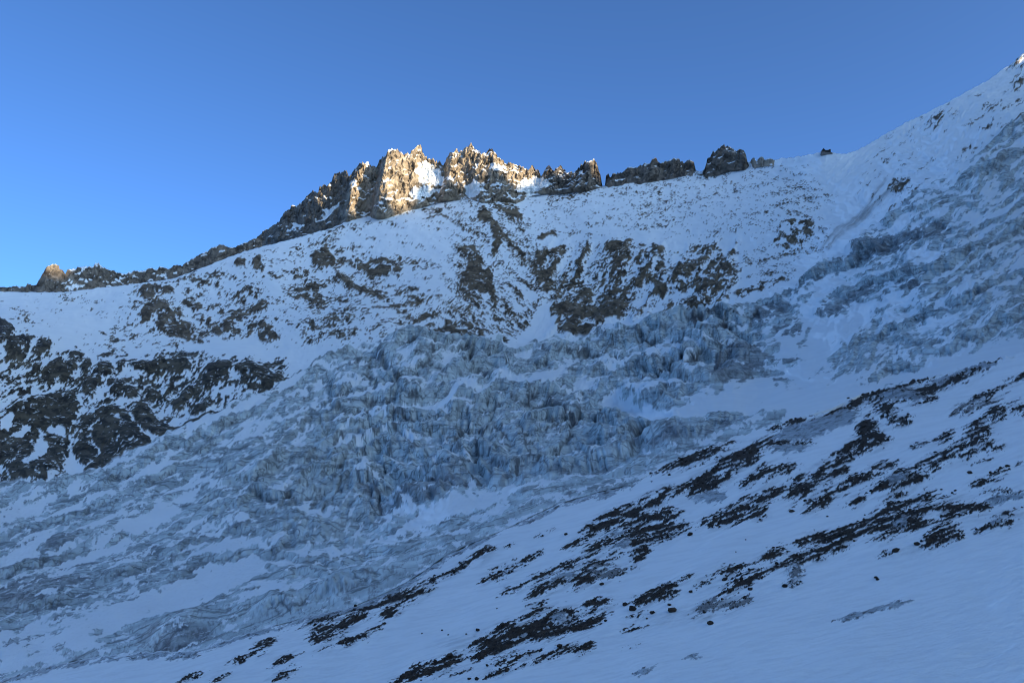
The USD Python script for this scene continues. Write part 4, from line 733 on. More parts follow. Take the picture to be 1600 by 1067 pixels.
# ------------------------------------------------------------------ foreground: snow slope with streaks of moraine rubble
BANDS = [
 ('thin black rubble streak ending lowest at the left bottom edge of the rubble', 'long rubble streak running up beside the margin ice at the left', .78, [
   [(468, 983), (490, 966), (530, 952), (562, 944), (556, 953), (520, 969), (490, 981)], [(480, 1001), (500, 985), (520, 974), (545, 960), (580, 944), (610, 931), (640, 917), (643, 926), (622, 939), (600, 947), (580, 952), (572, 966), (545, 985), (520, 1000), (495, 1010)],
   [(495, 1023), (520, 1010), (545, 1002), (580, 988), (604, 973), (592, 989), (560, 1002), (530, 1013)], [(395, 1012), (420, 1002), (435, 996), (425, 1006), (405, 1014)], [(425, 1043), (445, 1030), (472, 1024), (442, 1041)], [(385, 1030), (400, 1020), (428, 1003), (430, 1010), (404, 1026)],
   [(357, 1038), (375, 1030), (396, 1028), (380, 1037)], [(280, 1066), (300, 1055), (323, 1054), (302, 1063)], [(330, 1068), (352, 1056), (364, 1055), (346, 1068)], [(417, 1068), (440, 1052), (468, 1042), (456, 1055), (432, 1068)],
   [(600, 940), (606, 930), (630, 921), (652, 914), (682, 901), (698, 901), (690, 909), (662, 921), (650, 936), (640, 942), (620, 938)], [(598, 958), (615, 950), (640, 932), (676, 920), (670, 926), (646, 940), (630, 948), (620, 966), (600, 968)], [(672, 912), (690, 900), (722, 886), (735, 879), (730, 888), (700, 902)],
   [(716, 884), (745, 867), (765, 857), (780, 857), (767, 866), (745, 879), (725, 886)]]),
 ('', 'faint thin rubble streak alone on the open snow left of the middle', .45, [[(743, 915), (755, 903), (775, 886), (800, 875), (830, 864), (850, 859), (840, 870), (815, 880), (800, 892), (775, 906), (752, 914)], [(832, 838), (855, 829), (876, 822), (860, 830), (842, 839)], [(788, 862), (796, 853), (804, 848), (799, 858)]]),
 ('', 'widest black rubble patch with blue ice showing in the middle of the slope', .74, [
   [(905, 832), (930, 815), (960, 799), (975, 796), (1000, 795), (1015, 800), (1045, 802), (1070, 796), (1060, 806), (1040, 813), (1055, 815), (1080, 815), (1076, 826), (1050, 836), (1030, 846), (1010, 843), (990, 839), (970, 830), (940, 826), (920, 833)],
   [(872, 861), (895, 848), (920, 835), (937, 825), (927, 838), (900, 853), (885, 860)], [(915, 858), (945, 845), (975, 838), (1000, 834), (1012, 845), (1016, 858), (1005, 866), (995, 862), (985, 850), (950, 856), (925, 863)], [(983, 886), (990, 865), (1005, 862), (1004, 876), (990, 884)],
   [(948, 815), (970, 800), (1000, 786), (1020, 777), (1040, 767), (1082, 753), (1092, 745), (1122, 734), (1102, 752), (1060, 771), (1022, 789), (990, 800)], [(1085, 818), (1105, 806), (1122, 802), (1115, 810), (1100, 818)], [(1030, 795), (1046, 786), (1050, 790), (1040, 798)]]),
 ('', 'grey brown rubble streak below the widest black rubble patch', .72, [
   [(778, 931), (790, 920), (815, 912), (840, 897), (870, 889), (900, 874), (930, 861), (946, 857), (932, 868), (912, 882), (890, 892), (860, 901), (840, 907), (815, 919), (795, 930)], [(820, 943), (835, 925), (860, 911), (900, 899), (897, 907), (870, 922), (845, 937)],
   [(898, 906), (925, 890), (955, 884), (976, 891), (962, 903), (932, 914), (910, 917)], [(912, 896), (925, 884), (945, 878), (958, 880), (940, 888), (922, 896)], [(948, 874), (962, 863), (973, 868), (958, 876)], [(885, 926), (900, 917), (912, 912), (906, 922)]]),
 ('', 'thick black rubble ridge with an arched top at the bottom centre', .86, [
   [(732, 1006), (765, 995), (780, 978), (800, 975), (825, 980), (850, 962), (870, 951), (895, 949), (907, 956), (880, 963), (862, 972), (890, 972), (922, 959), (955, 952), (940, 965), (920, 978), (945, 974), (920, 984), (880, 991), (860, 999), (835, 1003), (852, 992), (815, 1001), (800, 1011), (775, 1022), (755, 1028), (733, 1028), (748, 1012)],
   [(608, 1068), (630, 1057), (650, 1044), (682, 1038), (697, 1028), (728, 1022), (720, 1033), (705, 1043), (680, 1053), (660, 1061), (640, 1068)], [(818, 966), (840, 949), (856, 944), (846, 956), (826, 969)], [(908, 944), (935, 934), (960, 936), (950, 944), (925, 950)]]),
 ('', 'thin stony streak along the lower side of the black rubble ridge', .62, [
   [(705, 1056), (740, 1043), (738, 1050), (712, 1058)], [(760, 1044), (775, 1034), (800, 1029), (830, 1019), (852, 1016), (832, 1028), (800, 1036), (772, 1046)], [(845, 1035), (852, 1024), (870, 1016), (890, 1013), (922, 1003), (934, 1006), (922, 1018), (880, 1026), (862, 1033)], [(735, 1065), (760, 1055), (792, 1044), (822, 1038), (846, 1034), (806, 1048), (770, 1058)],
   [(970, 986), (990, 978), (1018, 976), (1000, 981), (980, 988)], [(975, 1011), (995, 1005), (1006, 1004), (990, 1010)]]),
 ('', 'clumpy black rubble streak ending in a row of large boulders', .80, [
   [(980, 942), (1000, 931), (1030, 914), (1045, 911), (1056, 915), (1061, 931), (1042, 937), (1012, 943), (995, 949)], [(1053, 911), (1070, 904), (1090, 902), (1082, 909), (1062, 913)], [(1103, 906), (1120, 899), (1140, 888), (1162, 882), (1170, 885), (1156, 896), (1138, 901), (1117, 904)], [(1173, 886), (1194, 870), (1200, 861), (1223, 854), (1230, 861), (1219, 873), (1195, 881)],
   [(1088, 916), (1100, 910), (1118, 909), (1108, 918), (1094, 919)], [(984, 965), (1000, 957), (1010, 950), (1004, 962)]]),
 ('', 'long rubble streak with a hooked grey tongue at its lower side', .78, [
   [(1122, 930), (1150, 909), (1180, 898), (1215, 884), (1240, 871), (1262, 861), (1290, 849), (1322, 843), (1322, 858), (1290, 867), (1270, 877), (1250, 882), (1238, 881), (1210, 892), (1190, 906), (1160, 922), (1140, 934)], [(1215, 886), (1238, 879), (1253, 885), (1254, 896), (1246, 911), (1240, 917), (1231, 913), (1237, 900), (1237, 890)],
   [(1080, 966), (1100, 944), (1125, 936), (1147, 941), (1176, 929), (1170, 941), (1140, 949), (1110, 957), (1090, 967)], [(1243, 847), (1265, 834), (1290, 829), (1324, 820), (1324, 833), (1300, 842), (1275, 847), (1250, 859)]]),
 ('', 'big stony rubble heap with a white snow hole at the right', .80, [
   [(1275, 838), (1300, 827), (1330, 817), (1360, 807), (1380, 794), (1410, 785), (1432, 781), (1420, 791), (1388, 801), (1400, 806), (1420, 800), (1450, 794), (1468, 791), (1500, 789), (1540, 788), (1552, 797), (1530, 803), (1500, 801), (1516, 806), (1490, 816), (1460, 821), (1420, 831), (1390, 833), (1370, 832), (1340, 841), (1320, 852), (1278, 870), (1278, 856), (1312, 845), (1275, 848)],
   [(1440, 861), (1450, 840), (1460, 829), (1485, 827), (1507, 834), (1500, 843), (1470, 854), (1455, 860)], [(1523, 833), (1545, 819), (1560, 814), (1587, 813), (1570, 821), (1550, 826), (1535, 833)], [(1358, 849), (1385, 837), (1407, 839), (1380, 848)], [(1372, 870), (1385, 863), (1395, 862), (1386, 870)], [(1430, 773), (1450, 765), (1462, 770), (1445, 780), (1430, 781)],
   [(1370, 797), (1390, 784), (1420, 777), (1455, 776), (1490, 776), (1470, 781), (1430, 785), (1395, 793)], [(1523, 769), (1545, 770), (1570, 769), (1605, 771), (1605, 774), (1560, 773), (1540, 773)], [(1560, 807), (1578, 803), (1600, 800), (1580, 810)]]),
 ('', 'black rubble along the icy crest of the right hand ridge', .88, [
   [(1262, 662), (1285, 650), (1310, 640), (1330, 626), (1342, 616), (1357, 612), (1350, 626), (1330, 642), (1310, 652), (1285, 664), (1272, 668)], [(1345, 617), (1370, 608), (1400, 604), (1440, 592), (1462, 585), (1455, 594), (1430, 600), (1410, 606), (1430, 608), (1450, 602), (1472, 599), (1482, 595), (1477, 606), (1456, 615), (1464, 625), (1440, 631), (1410, 627), (1380, 627), (1352, 627)],
   [(1468, 599), (1500, 585), (1530, 574), (1547, 577), (1520, 587), (1490, 599)], [(1530, 567), (1545, 562), (1567, 562), (1557, 571), (1535, 569)], [(1370, 636), (1390, 627), (1402, 631), (1397, 646), (1402, 658), (1427, 653), (1420, 665), (1400, 668), (1380, 656)], [(1343, 664), (1355, 650), (1365, 658), (1374, 672), (1360, 686), (1343, 680)], [(1195, 674), (1220, 661), (1250, 652), (1270, 650), (1255, 659), (1225, 669)]]),
 ('', 'dark brown rubble over dirty ice at the left end of the icy crest', .80, [
   [(1008, 744), (1050, 725), (1080, 714), (1110, 699), (1132, 694), (1160, 689), (1132, 700), (1134, 709), (1110, 721), (1080, 729), (1050, 736)], [(1085, 752), (1100, 743), (1125, 727), (1160, 704), (1180, 694), (1200, 684), (1212, 681), (1217, 689), (1240, 689), (1280, 693), (1260, 698), (1225, 696), (1200, 701), (1182, 711), (1187, 721), (1150, 736), (1120, 742)],
   [(1068, 779), (1100, 744), (1130, 744), (1152, 734), (1146, 746), (1130, 756), (1115, 761), (1090, 771)], [(1153, 759), (1175, 745), (1190, 734), (1195, 729), (1247, 729), (1240, 739), (1200, 749), (1165, 761)]]),
 ('', 'black rubble patch between the blue ice lens and the diagonal black bar', .76, [
   [(1093, 821), (1130, 803), (1160, 789), (1180, 774), (1205, 764), (1237, 759), (1213, 781), (1190, 791), (1197, 800), (1190, 809), (1170, 813), (1145, 816), (1110, 819)], [(1127, 796), (1150, 784), (1174, 775), (1150, 791), (1135, 798)], [(1238, 757), (1250, 741), (1259, 754), (1256, 766), (1245, 767)], [(1219, 782), (1240, 770), (1252, 764), (1262, 756), (1250, 772), (1234, 782)],
   [(1268, 742), (1300, 719), (1325, 700), (1350, 684), (1370, 675), (1391, 689), (1370, 701), (1340, 706), (1320, 724), (1330, 735), (1300, 752), (1276, 762), (1266, 776), (1250, 786), (1236, 797)], [(1254, 805), (1262, 794), (1280, 777), (1302, 768), (1302, 786), (1275, 801)]]),
 ('', 'diagonal black bar of rubble on the right with a ragged patch under it', .84, [
   [(1276, 784), (1300, 767), (1320, 757), (1330, 749), (1355, 738), (1380, 724), (1401, 721), (1399, 731), (1375, 739), (1360, 749), (1340, 756), (1320, 766), (1290, 779)], [(1358, 771), (1385, 749), (1400, 738), (1415, 731), (1427, 739), (1458, 745), (1432, 753), (1400, 766), (1375, 771)], [(1333, 788), (1340, 772), (1349, 771), (1348, 783), (1338, 787)], [(1397, 776), (1412, 766), (1414, 775)], [(1318, 788), (1335, 780), (1338, 784), (1322, 789)]]),
 ('', 'ragged rubble streak at the right edge under the long thin black line', .72, [
   [(1458, 691), (1470, 684), (1485, 667), (1491, 675), (1492, 689), (1475, 691)], [(1400, 707), (1430, 694), (1458, 688), (1440, 699)], [(1503, 673), (1525, 660), (1545, 654), (1562, 644), (1562, 653), (1540, 667), (1520, 676)], [(1540, 643), (1555, 634), (1572, 640), (1577, 651), (1565, 660), (1550, 657)], [(1577, 631), (1588, 624), (1594, 632), (1582, 636)], [(1585, 642), (1605, 636), (1605, 656), (1590, 652)],
   [(1423, 732), (1450, 719), (1480, 704), (1500, 697), (1520, 679), (1535, 671), (1550, 669), (1546, 685), (1556, 696), (1530, 700), (1500, 707), (1480, 717), (1460, 724), (1440, 737)], [(1448, 737), (1470, 721), (1502, 714), (1480, 726), (1465, 737)], [(1501, 713), (1520, 706), (1528, 711), (1510, 718)], [(1538, 701), (1560, 697), (1577, 700), (1550, 706)], [(1518, 719), (1545, 715), (1545, 718), (1522, 721)],
   [(1483, 646), (1500, 629), (1515, 624), (1540, 611), (1547, 615), (1557, 625), (1540, 633), (1510, 641)], [(1538, 614), (1570, 599), (1605, 577), (1605, 584), (1570, 606), (1550, 619)], [(1558, 737), (1583, 731), (1566, 741)], [(1583, 722), (1605, 713), (1605, 723)], [(1508, 757), (1530, 749), (1560, 751), (1578, 749), (1552, 756), (1520, 761)], [(1545, 740), (1562, 732), (1572, 733), (1556, 741)]]),
]
HOLES = [[(1435, 812), (1455, 801), (1478, 800), (1474, 811), (1455, 815)], [(945, 833), (962, 826), (985, 824), (975, 832), (950, 838)], [(860, 968), (885, 964), (900, 966), (880, 971)], [(1388, 749), (1405, 744), (1420, 746), (1400, 756)], [(1352, 648), (1372, 644), (1380, 654), (1366, 656)], [(1363, 741), (1378, 735), (1388, 734), (1372, 743)]]
ICEPATCH = [
 ('pale blue ice lens bare of rubble under the ragged black streak', [(1077, 782), (1090, 772), (1110, 766), (1132, 768), (1140, 777), (1126, 786), (1112, 783), (1092, 782)]),
 ('grey diamond shaped ice facets on the crest of the right ridge', [(1371, 622), (1384, 611), (1406, 607), (1426, 614), (1412, 623), (1392, 626)]),
 ('small triangular ice facet right of the diamond shaped one', [(1412, 626), (1426, 615), (1444, 620), (1452, 627), (1430, 629)]),
 ('light ice slab on the crest between the two black rubble strips', [(1455, 595), (1470, 587), (1497, 586), (1484, 592), (1468, 600)]),
 ('long ice slab at the upper right end of the crest', [(1492, 583), (1512, 572), (1545, 567), (1560, 572), (1530, 577), (1508, 584)]),
 ('brown stained ice slope under the black crest rubble', [(1200, 686), (1240, 664), (1280, 655), (1318, 640), (1342, 640), (1340, 660), (1300, 676), (1262, 690), (1225, 690)]),
 ('smooth bluish ice hollow under the brown stained ice', [(1203, 702), (1222, 696), (1262, 699), (1256, 707), (1228, 712), (1212, 710)]),
 ('pale ice lens beside the snow at the right edge', [(1536, 788), (1545, 781), (1570, 776), (1605, 773), (1605, 778), (1570, 788), (1550, 791)]),
 ('little ice window inside the big stony rubble heap', [(1396, 822), (1408, 808), (1418, 812), (1420, 826), (1408, 827)]),
 ('small ice window in the streak at the right edge of the heap', [(1546, 823), (1556, 815), (1568, 817), (1560, 822)]),
 ('blue ice window in the middle of the widest rubble patch', [(946, 838), (962, 828), (986, 826), (978, 836), (958, 842)]),
 ('rounded ice bump just below the blue ice window', [(958, 862), (972, 846), (984, 842), (988, 852), (975, 860)]),
 ('grey ice strip beside the grey brown rubble streak', [(858, 912), (880, 902), (902, 900), (898, 908), (875, 912)]),
 ('long thin grey ice streak alone on the bottom right snow', [(1302, 970), (1320, 961), (1345, 954), (1375, 945), (1410, 941), (1438, 937), (1404, 949), (1362, 959), (1330, 968)]),
 ('short grey ice streak near the bottom edge', [(1067, 1031), (1084, 1026), (1102, 1027), (1084, 1034)]),
 ('grey ice sliver cut by the bottom edge', [(986, 1057), (1010, 1045), (1028, 1045), (1006, 1057)]),
 ('dark ice facets in the ragged patch under the diagonal black bar', [(1385, 752), (1398, 744), (1425, 744), (1410, 756), (1390, 762)]),
 ('grey ice in the arched rubble ridge at the bottom centre', [(858, 968), (868, 960), (885, 957), (880, 966), (866, 972)]),
]
BOULDERS = [ # u, v, radius in photo pixels, label or ''
 (990, 948, 7, 'largest black boulder, square topped, at the tip of the clumpy rubble streak'), (976, 940, 5, 'rounded boulder touching the left of the largest black boulder'), (1051, 952, 7, 'flat brown elongated boulder right of the largest black boulder'),
 (885, 835, 3.2, 'lone small boulder on clean snow above the widest rubble patch'), (705, 1024, 5.2, 'square black boulder sticking up on the upper side of the bottom centre rubble'), (629, 1058, 5.2, 'round black boulder at the bottom left tip of the bottom centre rubble'),
 (793, 1045, 5, 'square dark boulder in the thin stony streak near the bottom edge'), (779, 1050, 4.5, 'wedge shaped boulder left of the square dark boulder near the bottom edge'), (875, 1011, 5, 'flat topped boulder on the upper side of the thin stony streak'),
 (747, 984, 4, 'dark boulder on the snow left of the thick rubble ridge'), (787, 978, 5, 'boulder at the upper left end of the thick rubble ridge'), (1237, 797, 4, 'lone oval boulder on snow below the black rubble patch'), (1134, 905, 4.8, 'angular boulder on snow below the clumpy streak'),
 (1172, 920, 4.2, 'boulder under the long rubble streak left of its hooked tongue'), (1226, 914, 4.5, 'black boulder at the end of the hooked grey tongue'), (1401, 859, 6.2, 'big black boulder below the rubble heap at its left'), (1433, 850, 5, 'humped boulder beside the rounded stony mound'),
 (1367, 899, 3, 'upper one of a pair of flat stones on the right snow'), (1370, 902, 3.2, 'lower one of a pair of flat stones on the right snow'), (1109, 971, 5, 'dark boulder on the snow below the long rubble streak'), (1573, 725, 4, 'dark pointed boulder on the snow close to the right edge'),
 (766, 1054, 4, ''), (733, 1060, 3.2, ''), (745, 1059, 4, ''), (810, 1028, 4, ''), (680, 1035, 3.2, ''), (1020, 957, 4, ''), (1047, 946, 3.2, ''), (940, 912, 4, ''), (776, 952, 1.8, ''), (946, 968, 3, ''), (1079, 925, 3.4, ''), (601, 975, 3, ''), (1215, 883, 4, ''), (1171, 892, 2.2, ''), (1078, 831, 5, ''),
 (1188, 812, 2.6, ''), (1046, 799, 4, ''), (1514, 735, 4.6, ''), (1422, 796, 3.4, ''), (1487, 769, 2.4, ''), (1492, 764, 2.6, ''), (1293, 806, 1.8, ''), (1047, 742, 2.8, ''), (1018, 752, 1.8, ''), (1066, 720, 4.5, ''), (555, 896, 3, ''), (690, 980, 2, ''), (658, 985, 1.5, ''), (1150, 863, 1.5, ''),
 (1165, 844, 1.6, ''), (1440, 700, 1.6, ''), (1345, 592, 2, ''), (1326, 591, 2.2, ''), (1470, 760, 2, ''), (1585, 794, 1.8, ''), (1597, 793, 1.8, ''), (1350, 800, 1.6, ''), (1010, 965, 2.2, ''), (700, 990, 1.6, ''), (728, 991, 2, ''), (1190, 905, 2.4, ''), (1160, 910, 2, ''),
]
FR = 380
tf = np.concatenate([np.linspace(0, 1, FR)])[:, None]
vcf = FORE_CREST(U) + 2.5 * (samp(NT[0], U / 14, U * 0 + 1.1) - .5) * np.interp(U, [0, 1000, 1300, 1600], [1.5, 1, 3, 3])
fv = 1095.0 * (1 - tf) + vcf[None] * tf
low = np.array([4200., 2600., 1900., 1550., 1350., 1230., 1160., 1122.])[:, None] * np.ones_like(fv[:1])
fv = np.concatenate([low, fv], 0)
fu = np.broadcast_to(U[None], fv.shape).copy()
fz = z_fore(fu, fv)
fz = np.where(fu < 1010, fz, fz)
FP = rays(fu, fv) * fz[..., None]
fpx = fz / F
FN = grid_normals(FP)
if FN[..., 2].mean() < 0: FN = -FN
inpic = sstep(1110, 1085, fv)
sa = 15 * (samp(NT[0], *rot(fu, fv, 23, 20, 4.5)) - .5) + 6 * (samp(NT[1], *rot(fu, fv, 20, 7, 2.4)) - .5)
sc = 4.0 * (samp(NT[2], *rot(fu, fv, 23, 26, 9)) - .5) + 2.2 * (samp(NT[3], fu / 6, fv / 3.5) - .5)
w1 = fu + .92 * sa + .39 * sc
w2 = fv - .39 * sa + .92 * sc
bandf = np.zeros((CH, CW), np.float32)
for _, _, fr, polys in BANDS: fill(polys, 0, fr, bandf)
fill(HOLES, 0, 0.05, bandf)
icef2 = fill([p for _, p in ICEPATCH], 0)
band_soft = ndimage.gaussian_filter(np.where(bandf > .1, np.minimum(bandf * 1.08, .93), bandf), 1.1)
halo = ndimage.gaussian_filter(bandf, 7)
dens_f = np.maximum(at(band_soft, w1, w2), np.clip(at(halo, w1, w2) - .09, 0, .34) * .80)
ice2 = sstep(.35, .65, at(ndimage.gaussian_filter(icef2, 1.2), w1, w2))
marg = np.exp(-np.maximum(fv - vcf[None], 0) / 11.0) * sstep(1060, 960, fu)
ice2 = np.maximum(ice2, sstep(.50, .56, marg * (.45 + .9 * samp(NT[2], *rot(w1, w2, 22, 60, 6)))))
dn = rank(.55 * samp(NT[0], *rot(fu, fv, 25, 24, 4)) + .6 * samp(NT[1], *rot(fu, fv, 21, 70, 8)) + .30 * samp(NT[2], fu / 5, fv / 2.6))
rub = sstep(-.06, .06, dn - (1 - dens_f)) * (dens_f > .02) * (1 - ice2 * .92)
rub = np.maximum(rub, ice2 * 0.8 * sstep(.80, .95, samp(NT[3], *rot(fu, fv, 20, 16, 4))))
grey = at(fill([[(1080, 966), (1100, 944), (1125, 936), (1147, 941), (1176, 929), (1170, 941), (1140, 949), (1090, 967)], [(1230, 884), (1253, 885), (1254, 896), (1240, 917), (1231, 913), (1237, 900)], [(1483, 646), (1500, 629), (1540, 620), (1545, 630), (1510, 641)], [(1400, 707), (1430, 694), (1458, 688), (1440, 699)], [(925, 890), (955, 884), (976, 891), (930, 914)]], 1.5), w1, w2)
swell = (samp(ST[0], *rot(fu, fv, 24, 260, 60)) - .5) * 7 + (samp(ST[1], *rot(fu, fv, 22, 90, 26)) - .5) * 3.2
sast = (samp(NT[2], *rot(fu, fv, 13, 60, 9)) - .5) * .60 + (samp(NT[0], *rot(fu, fv, 11, 26, 4.0)) - .5) * .40 + (samp(NT[1], *rot(fu, fv, 15, 10, 2.6)) - .5) * .22 + (samp(ST[2], *rot(fu, fv, 15, 160, 30)) - .5) * .6
fd = swell + sast * (1 - rub) + 2.2 * at(ndimage.gaussian_filter(bandf, 6), fu, fv) + rub * (0.5 + 2.0 * (samp(NT[1], fu / 6, fv / 4.5) - .5) + 1.6 * samp(WT, fu / 7, fv / 5, per=24.5)) + 2.2 * at(ndimage.gaussian_filter(icef2, 4), fu, fv) + ice2 * 2.0 * (samp(NT[3], *rot(fu, fv, 20, 26, 10)) - .5)
crestfade = np.clip((fv - vcf[None]) / 6.0, .25, 1)
FD = FP + FN * (fd * fpx * np.maximum(inpic, 0.2) * crestfade)[..., None]
hz = FD[-1] * [1, 1, 0]; hz /= np.linalg.norm(hz, axis=1, keepdims=True)
FD = np.concatenate([FD, np.array([FD[-1] + hz * 5.0 * k - np.array([0, 0, 1.0]) * (np.interp(U, [950, 1150], [0.9, 2.6]) * k ** 1.5)[:, None] for k in (0.5, 1.5, 3, 6)])], 0)
FNN = grid_normals(FD)
if FNN[..., 2].mean() < 0: FNN = -FNN
stain = .52 * np.clip(at(halo, w1, w2) * 1.6, 0, 1) * sstep(.35, .9, samp(NT[3], *rot(fu, fv, 22, 50, 6))) + .05 * sstep(.5, .9, samp(NT[0], *rot(fu, fv, 13, 70, 5))) * inpic + .30 * at(fill([[(985, 965), (1080, 950), (1180, 935), (1230, 925), (1140, 955), (1040, 972)], [(660, 1008), (740, 995), (765, 1000), (720, 1016)], [(1410, 812), (1460, 785), (1540, 770), (1480, 800)], [(1490, 815), (1605, 795), (1605, 805), (1530, 818)], [(1375, 868), (1450, 850), (1440, 866)]], 6), w1, w2) * samp(NT[1], *rot(fu, fv, 14, 40, 4))
fc = np.stack([np.maximum(rub * (1 - .25 * sstep(.4, .6, grey)), stain), ice2, np.zeros_like(rub)], -1)
fc = np.concatenate([fc, np.repeat(fc[-1:], 4, 0)], 0); fc[-4:, :, :] = 0
fl = np.zeros(fv.shape, np.int32)
fsp = {0: ('snow_slope', M_FORE, dict(kind='structure'))}
band_paths = []
for i, (_, text, fr, polys) in enumerate(BANDS):
    ins = at(fill(polys, 4), w1, w2) > .06
    fl[ins & (rub > .5)] = 10 + i
    pth = path_for('rubble_streak'); x = UsdGeom.Xform.Define(stage, pth); tag(x.GetPrim(), text, 'rubble', None, 'stuff'); band_paths.append(pth)
    fsp[10 + i] = ('rubble_bed', M_FORE, {}, pth)
for i, (text, poly) in enumerate(ICEPATCH):
    fl[(at(fill([poly], 1.5), w1, w2) > .4) & (ice2 > .4) & (rub < .5)] = 60 + i
    fsp[60 + i] = ('ice_patch', M_FORE, dict(label=text, cat='ice patch'))
other = (fl == 0) & (rub > .5)
fl[other] = 9
fsp[9] = ('scattered_grit', M_FORE, dict(label='scattered dark grit and pebbles on the snow around the rubble streaks', cat='grit', kind='stuff'))
split_sheet(FD, FNN, fc, np.concatenate([fl, np.repeat(fl[-1:], 4, 0) * 0], 0), fsp)

# ------------------------------------------------------------------ stones of the rubble, and loose boulders
def stone_material(name, a, b):
    return usdkit.material(stage, '/World/Looks/' + name, {
        'geo': ('geometry', {}), 'n': ('noise_texture', {'scale': 1.3, 'detail': 4.0}), 'r': ('rgb_ramp', {'ramp': [(.3, a), (.7, b)]}),
        'b': ('bump', {'strength': .4, 'distance': .05}), 'p': ('principled_bsdf', {'roughness': .8, 'specular_ior_level': .2})},
        [('geo.position', 'n.vector'), ('n.fac', 'r.fac'), ('n.fac', 'b.height'), ('b.normal', 'p.normal'), ('r.color', 'p.base_color')], surface='p.BSDF')
M_STONE = stone_material('dark_stone', (0.013, 0.0095, 0.0065), (0.062, 0.044, 0.029))
M_STONE2 = stone_material('brown_stone', (0.03, 0.025, 0.018), (0.07, 0.058, 0.042))
rng = np.random.default_rng(77)
ICO = trimesh.creation.icosahedron()
def stone(r_, k=26):
    d = r_.normal(size=(k, 3)); d /= np.linalg.norm(d, axis=1, keepdims=True)
    d *= [1.0, .8, .62]; d *= (0.82 + .3 * r_.random((k, 1)))
    return trimesh.convex.convex_hull(d)
variants = []
for i in range(10):
    m = stone(rng, 13); variants.append((np.array(m.vertices), np.array(m.faces)))

def surface_at(uu, vv):
    """Nearest ground point of the foreground sheet for survey position (u, v)."""
    c = np.clip(np.searchsorted(U, np.asarray(uu)), 0, len(U) - 1)
    top, bot = vcf[c], 1095.0
    r_ = np.clip(np.round((bot - np.asarray(vv)) / (bot - top) * (FR - 1)).astype(int), 0, FR - 1) + 8
    return FD[r_, c], FNN[r_, c], fpx[r_, c], r_, c

for i, (_, text, fr, polys) in enumerate(BANDS):
    f = fill(polys, 3.0)
    yy, xx = np.nonzero((f > .10))
    area = float((f > .5).sum())
    n_ = int(area * .40)
    k = rng.integers(0, len(yy), n_ * 3)
    su, sv = xx[k] + CX0 + rng.random(n_ * 3), yy[k] + CY0 + rng.random(n_ * 3)
    pp, nn, px_, r_, c_ = surface_at(su, sv)
    keep = (rub[r_, c_] > .3) | (rng.random(n_ * 3) < .05 * (f[yy[k], xx[k]] > .15))
    keep &= (ice2[r_, c_] < .3) & (su < 1640)
    sel = np.nonzero(keep)[0][:n_]
    rad = (0.38 + 0.50 * rng.pareto(2.3, len(sel))).clip(.35, 3.4)
    VV, FF, o_ = [], [], 0
    rots = trimesh.transformations.random_rotation_matrix
    ang = rng.random(len(sel)) * 2 * np.pi
    for j, s in enumerate(sel):
        vv_, ff_ = variants[j % 10]
        ca, sa = math.cos(ang[j]), math.sin(ang[j])
        q_ = vv_ * (rad[j] * px_[s])
        q_ = np.stack([q_[:, 0] * ca - q_[:, 1] * sa, q_[:, 0] * sa + q_[:, 1] * ca, q_[:, 2]], 1) + pp[s] + nn[s] * rad[j] * px_[s] * .1
        VV.append(q_); FF.append(ff_ + o_); o_ += len(q_)
    if VV:
        write_mesh(path_for('stones', band_paths[i]), np.concatenate(VV), np.concatenate(FF), None, None, M_STONE2 if i in (3,) else M_STONE).SetCustomDataByKey('kind', 'stuff')

def boulder(name, r_, pos, size, label, group):
    m = stone(r_, 30)
    v_ = np.array(m.vertices); a_ = r_.random() * 6.28
    R = trimesh.transformations.rotation_matrix(a_, [0, 0, 1])[:3, :3] @ trimesh.transformations.rotation_matrix((r_.random() - .5) * .9, [1, 0, 0])[:3, :3]
    v_ = v_ @ R.T
    v_ += .06 * r_.normal(size=v_.shape)
    pr = write_mesh(path_for(name), v_ * size + pos, np.array(m.faces), None, None, M_STONE)
    tag(pr, label, 'boulder', group)
rb = np.random.default_rng(5)
SHORT = ['long left rubble streak', 'faint thin rubble streak', 'widest black rubble patch', 'grey brown rubble streak', 'thick rubble ridge with arched top', 'thin stony streak', 'clumpy streak with large boulders', 'long streak with hooked grey tongue',
         'big stony rubble heap', 'black rubble along the icy crest', 'brown rubble left of the icy crest', 'black patch by the blue ice lens', 'diagonal black bar', 'ragged streak at the right edge']
def near_band(x_, y_):
    d_ = [min(math.hypot(x_ - a_, y_ - b_) for poly in polys for a_, b_ in poly) for _, _, _, polys in BANDS]
    return SHORT[int(np.argmin(d_))]
for (bu, bv, br, text) in BOULDERS:
    pp, nn, px_, _, _ = surface_at(bu, bv + br * .6)
    boulder('boulder', rb, pp + nn * br * px_ * .35, br * px_ * 1.1, text or f'small loose boulder beside the {near_band(bu, bv)}', None if text else f'loose boulders beside the {near_band(bu, bv)}')

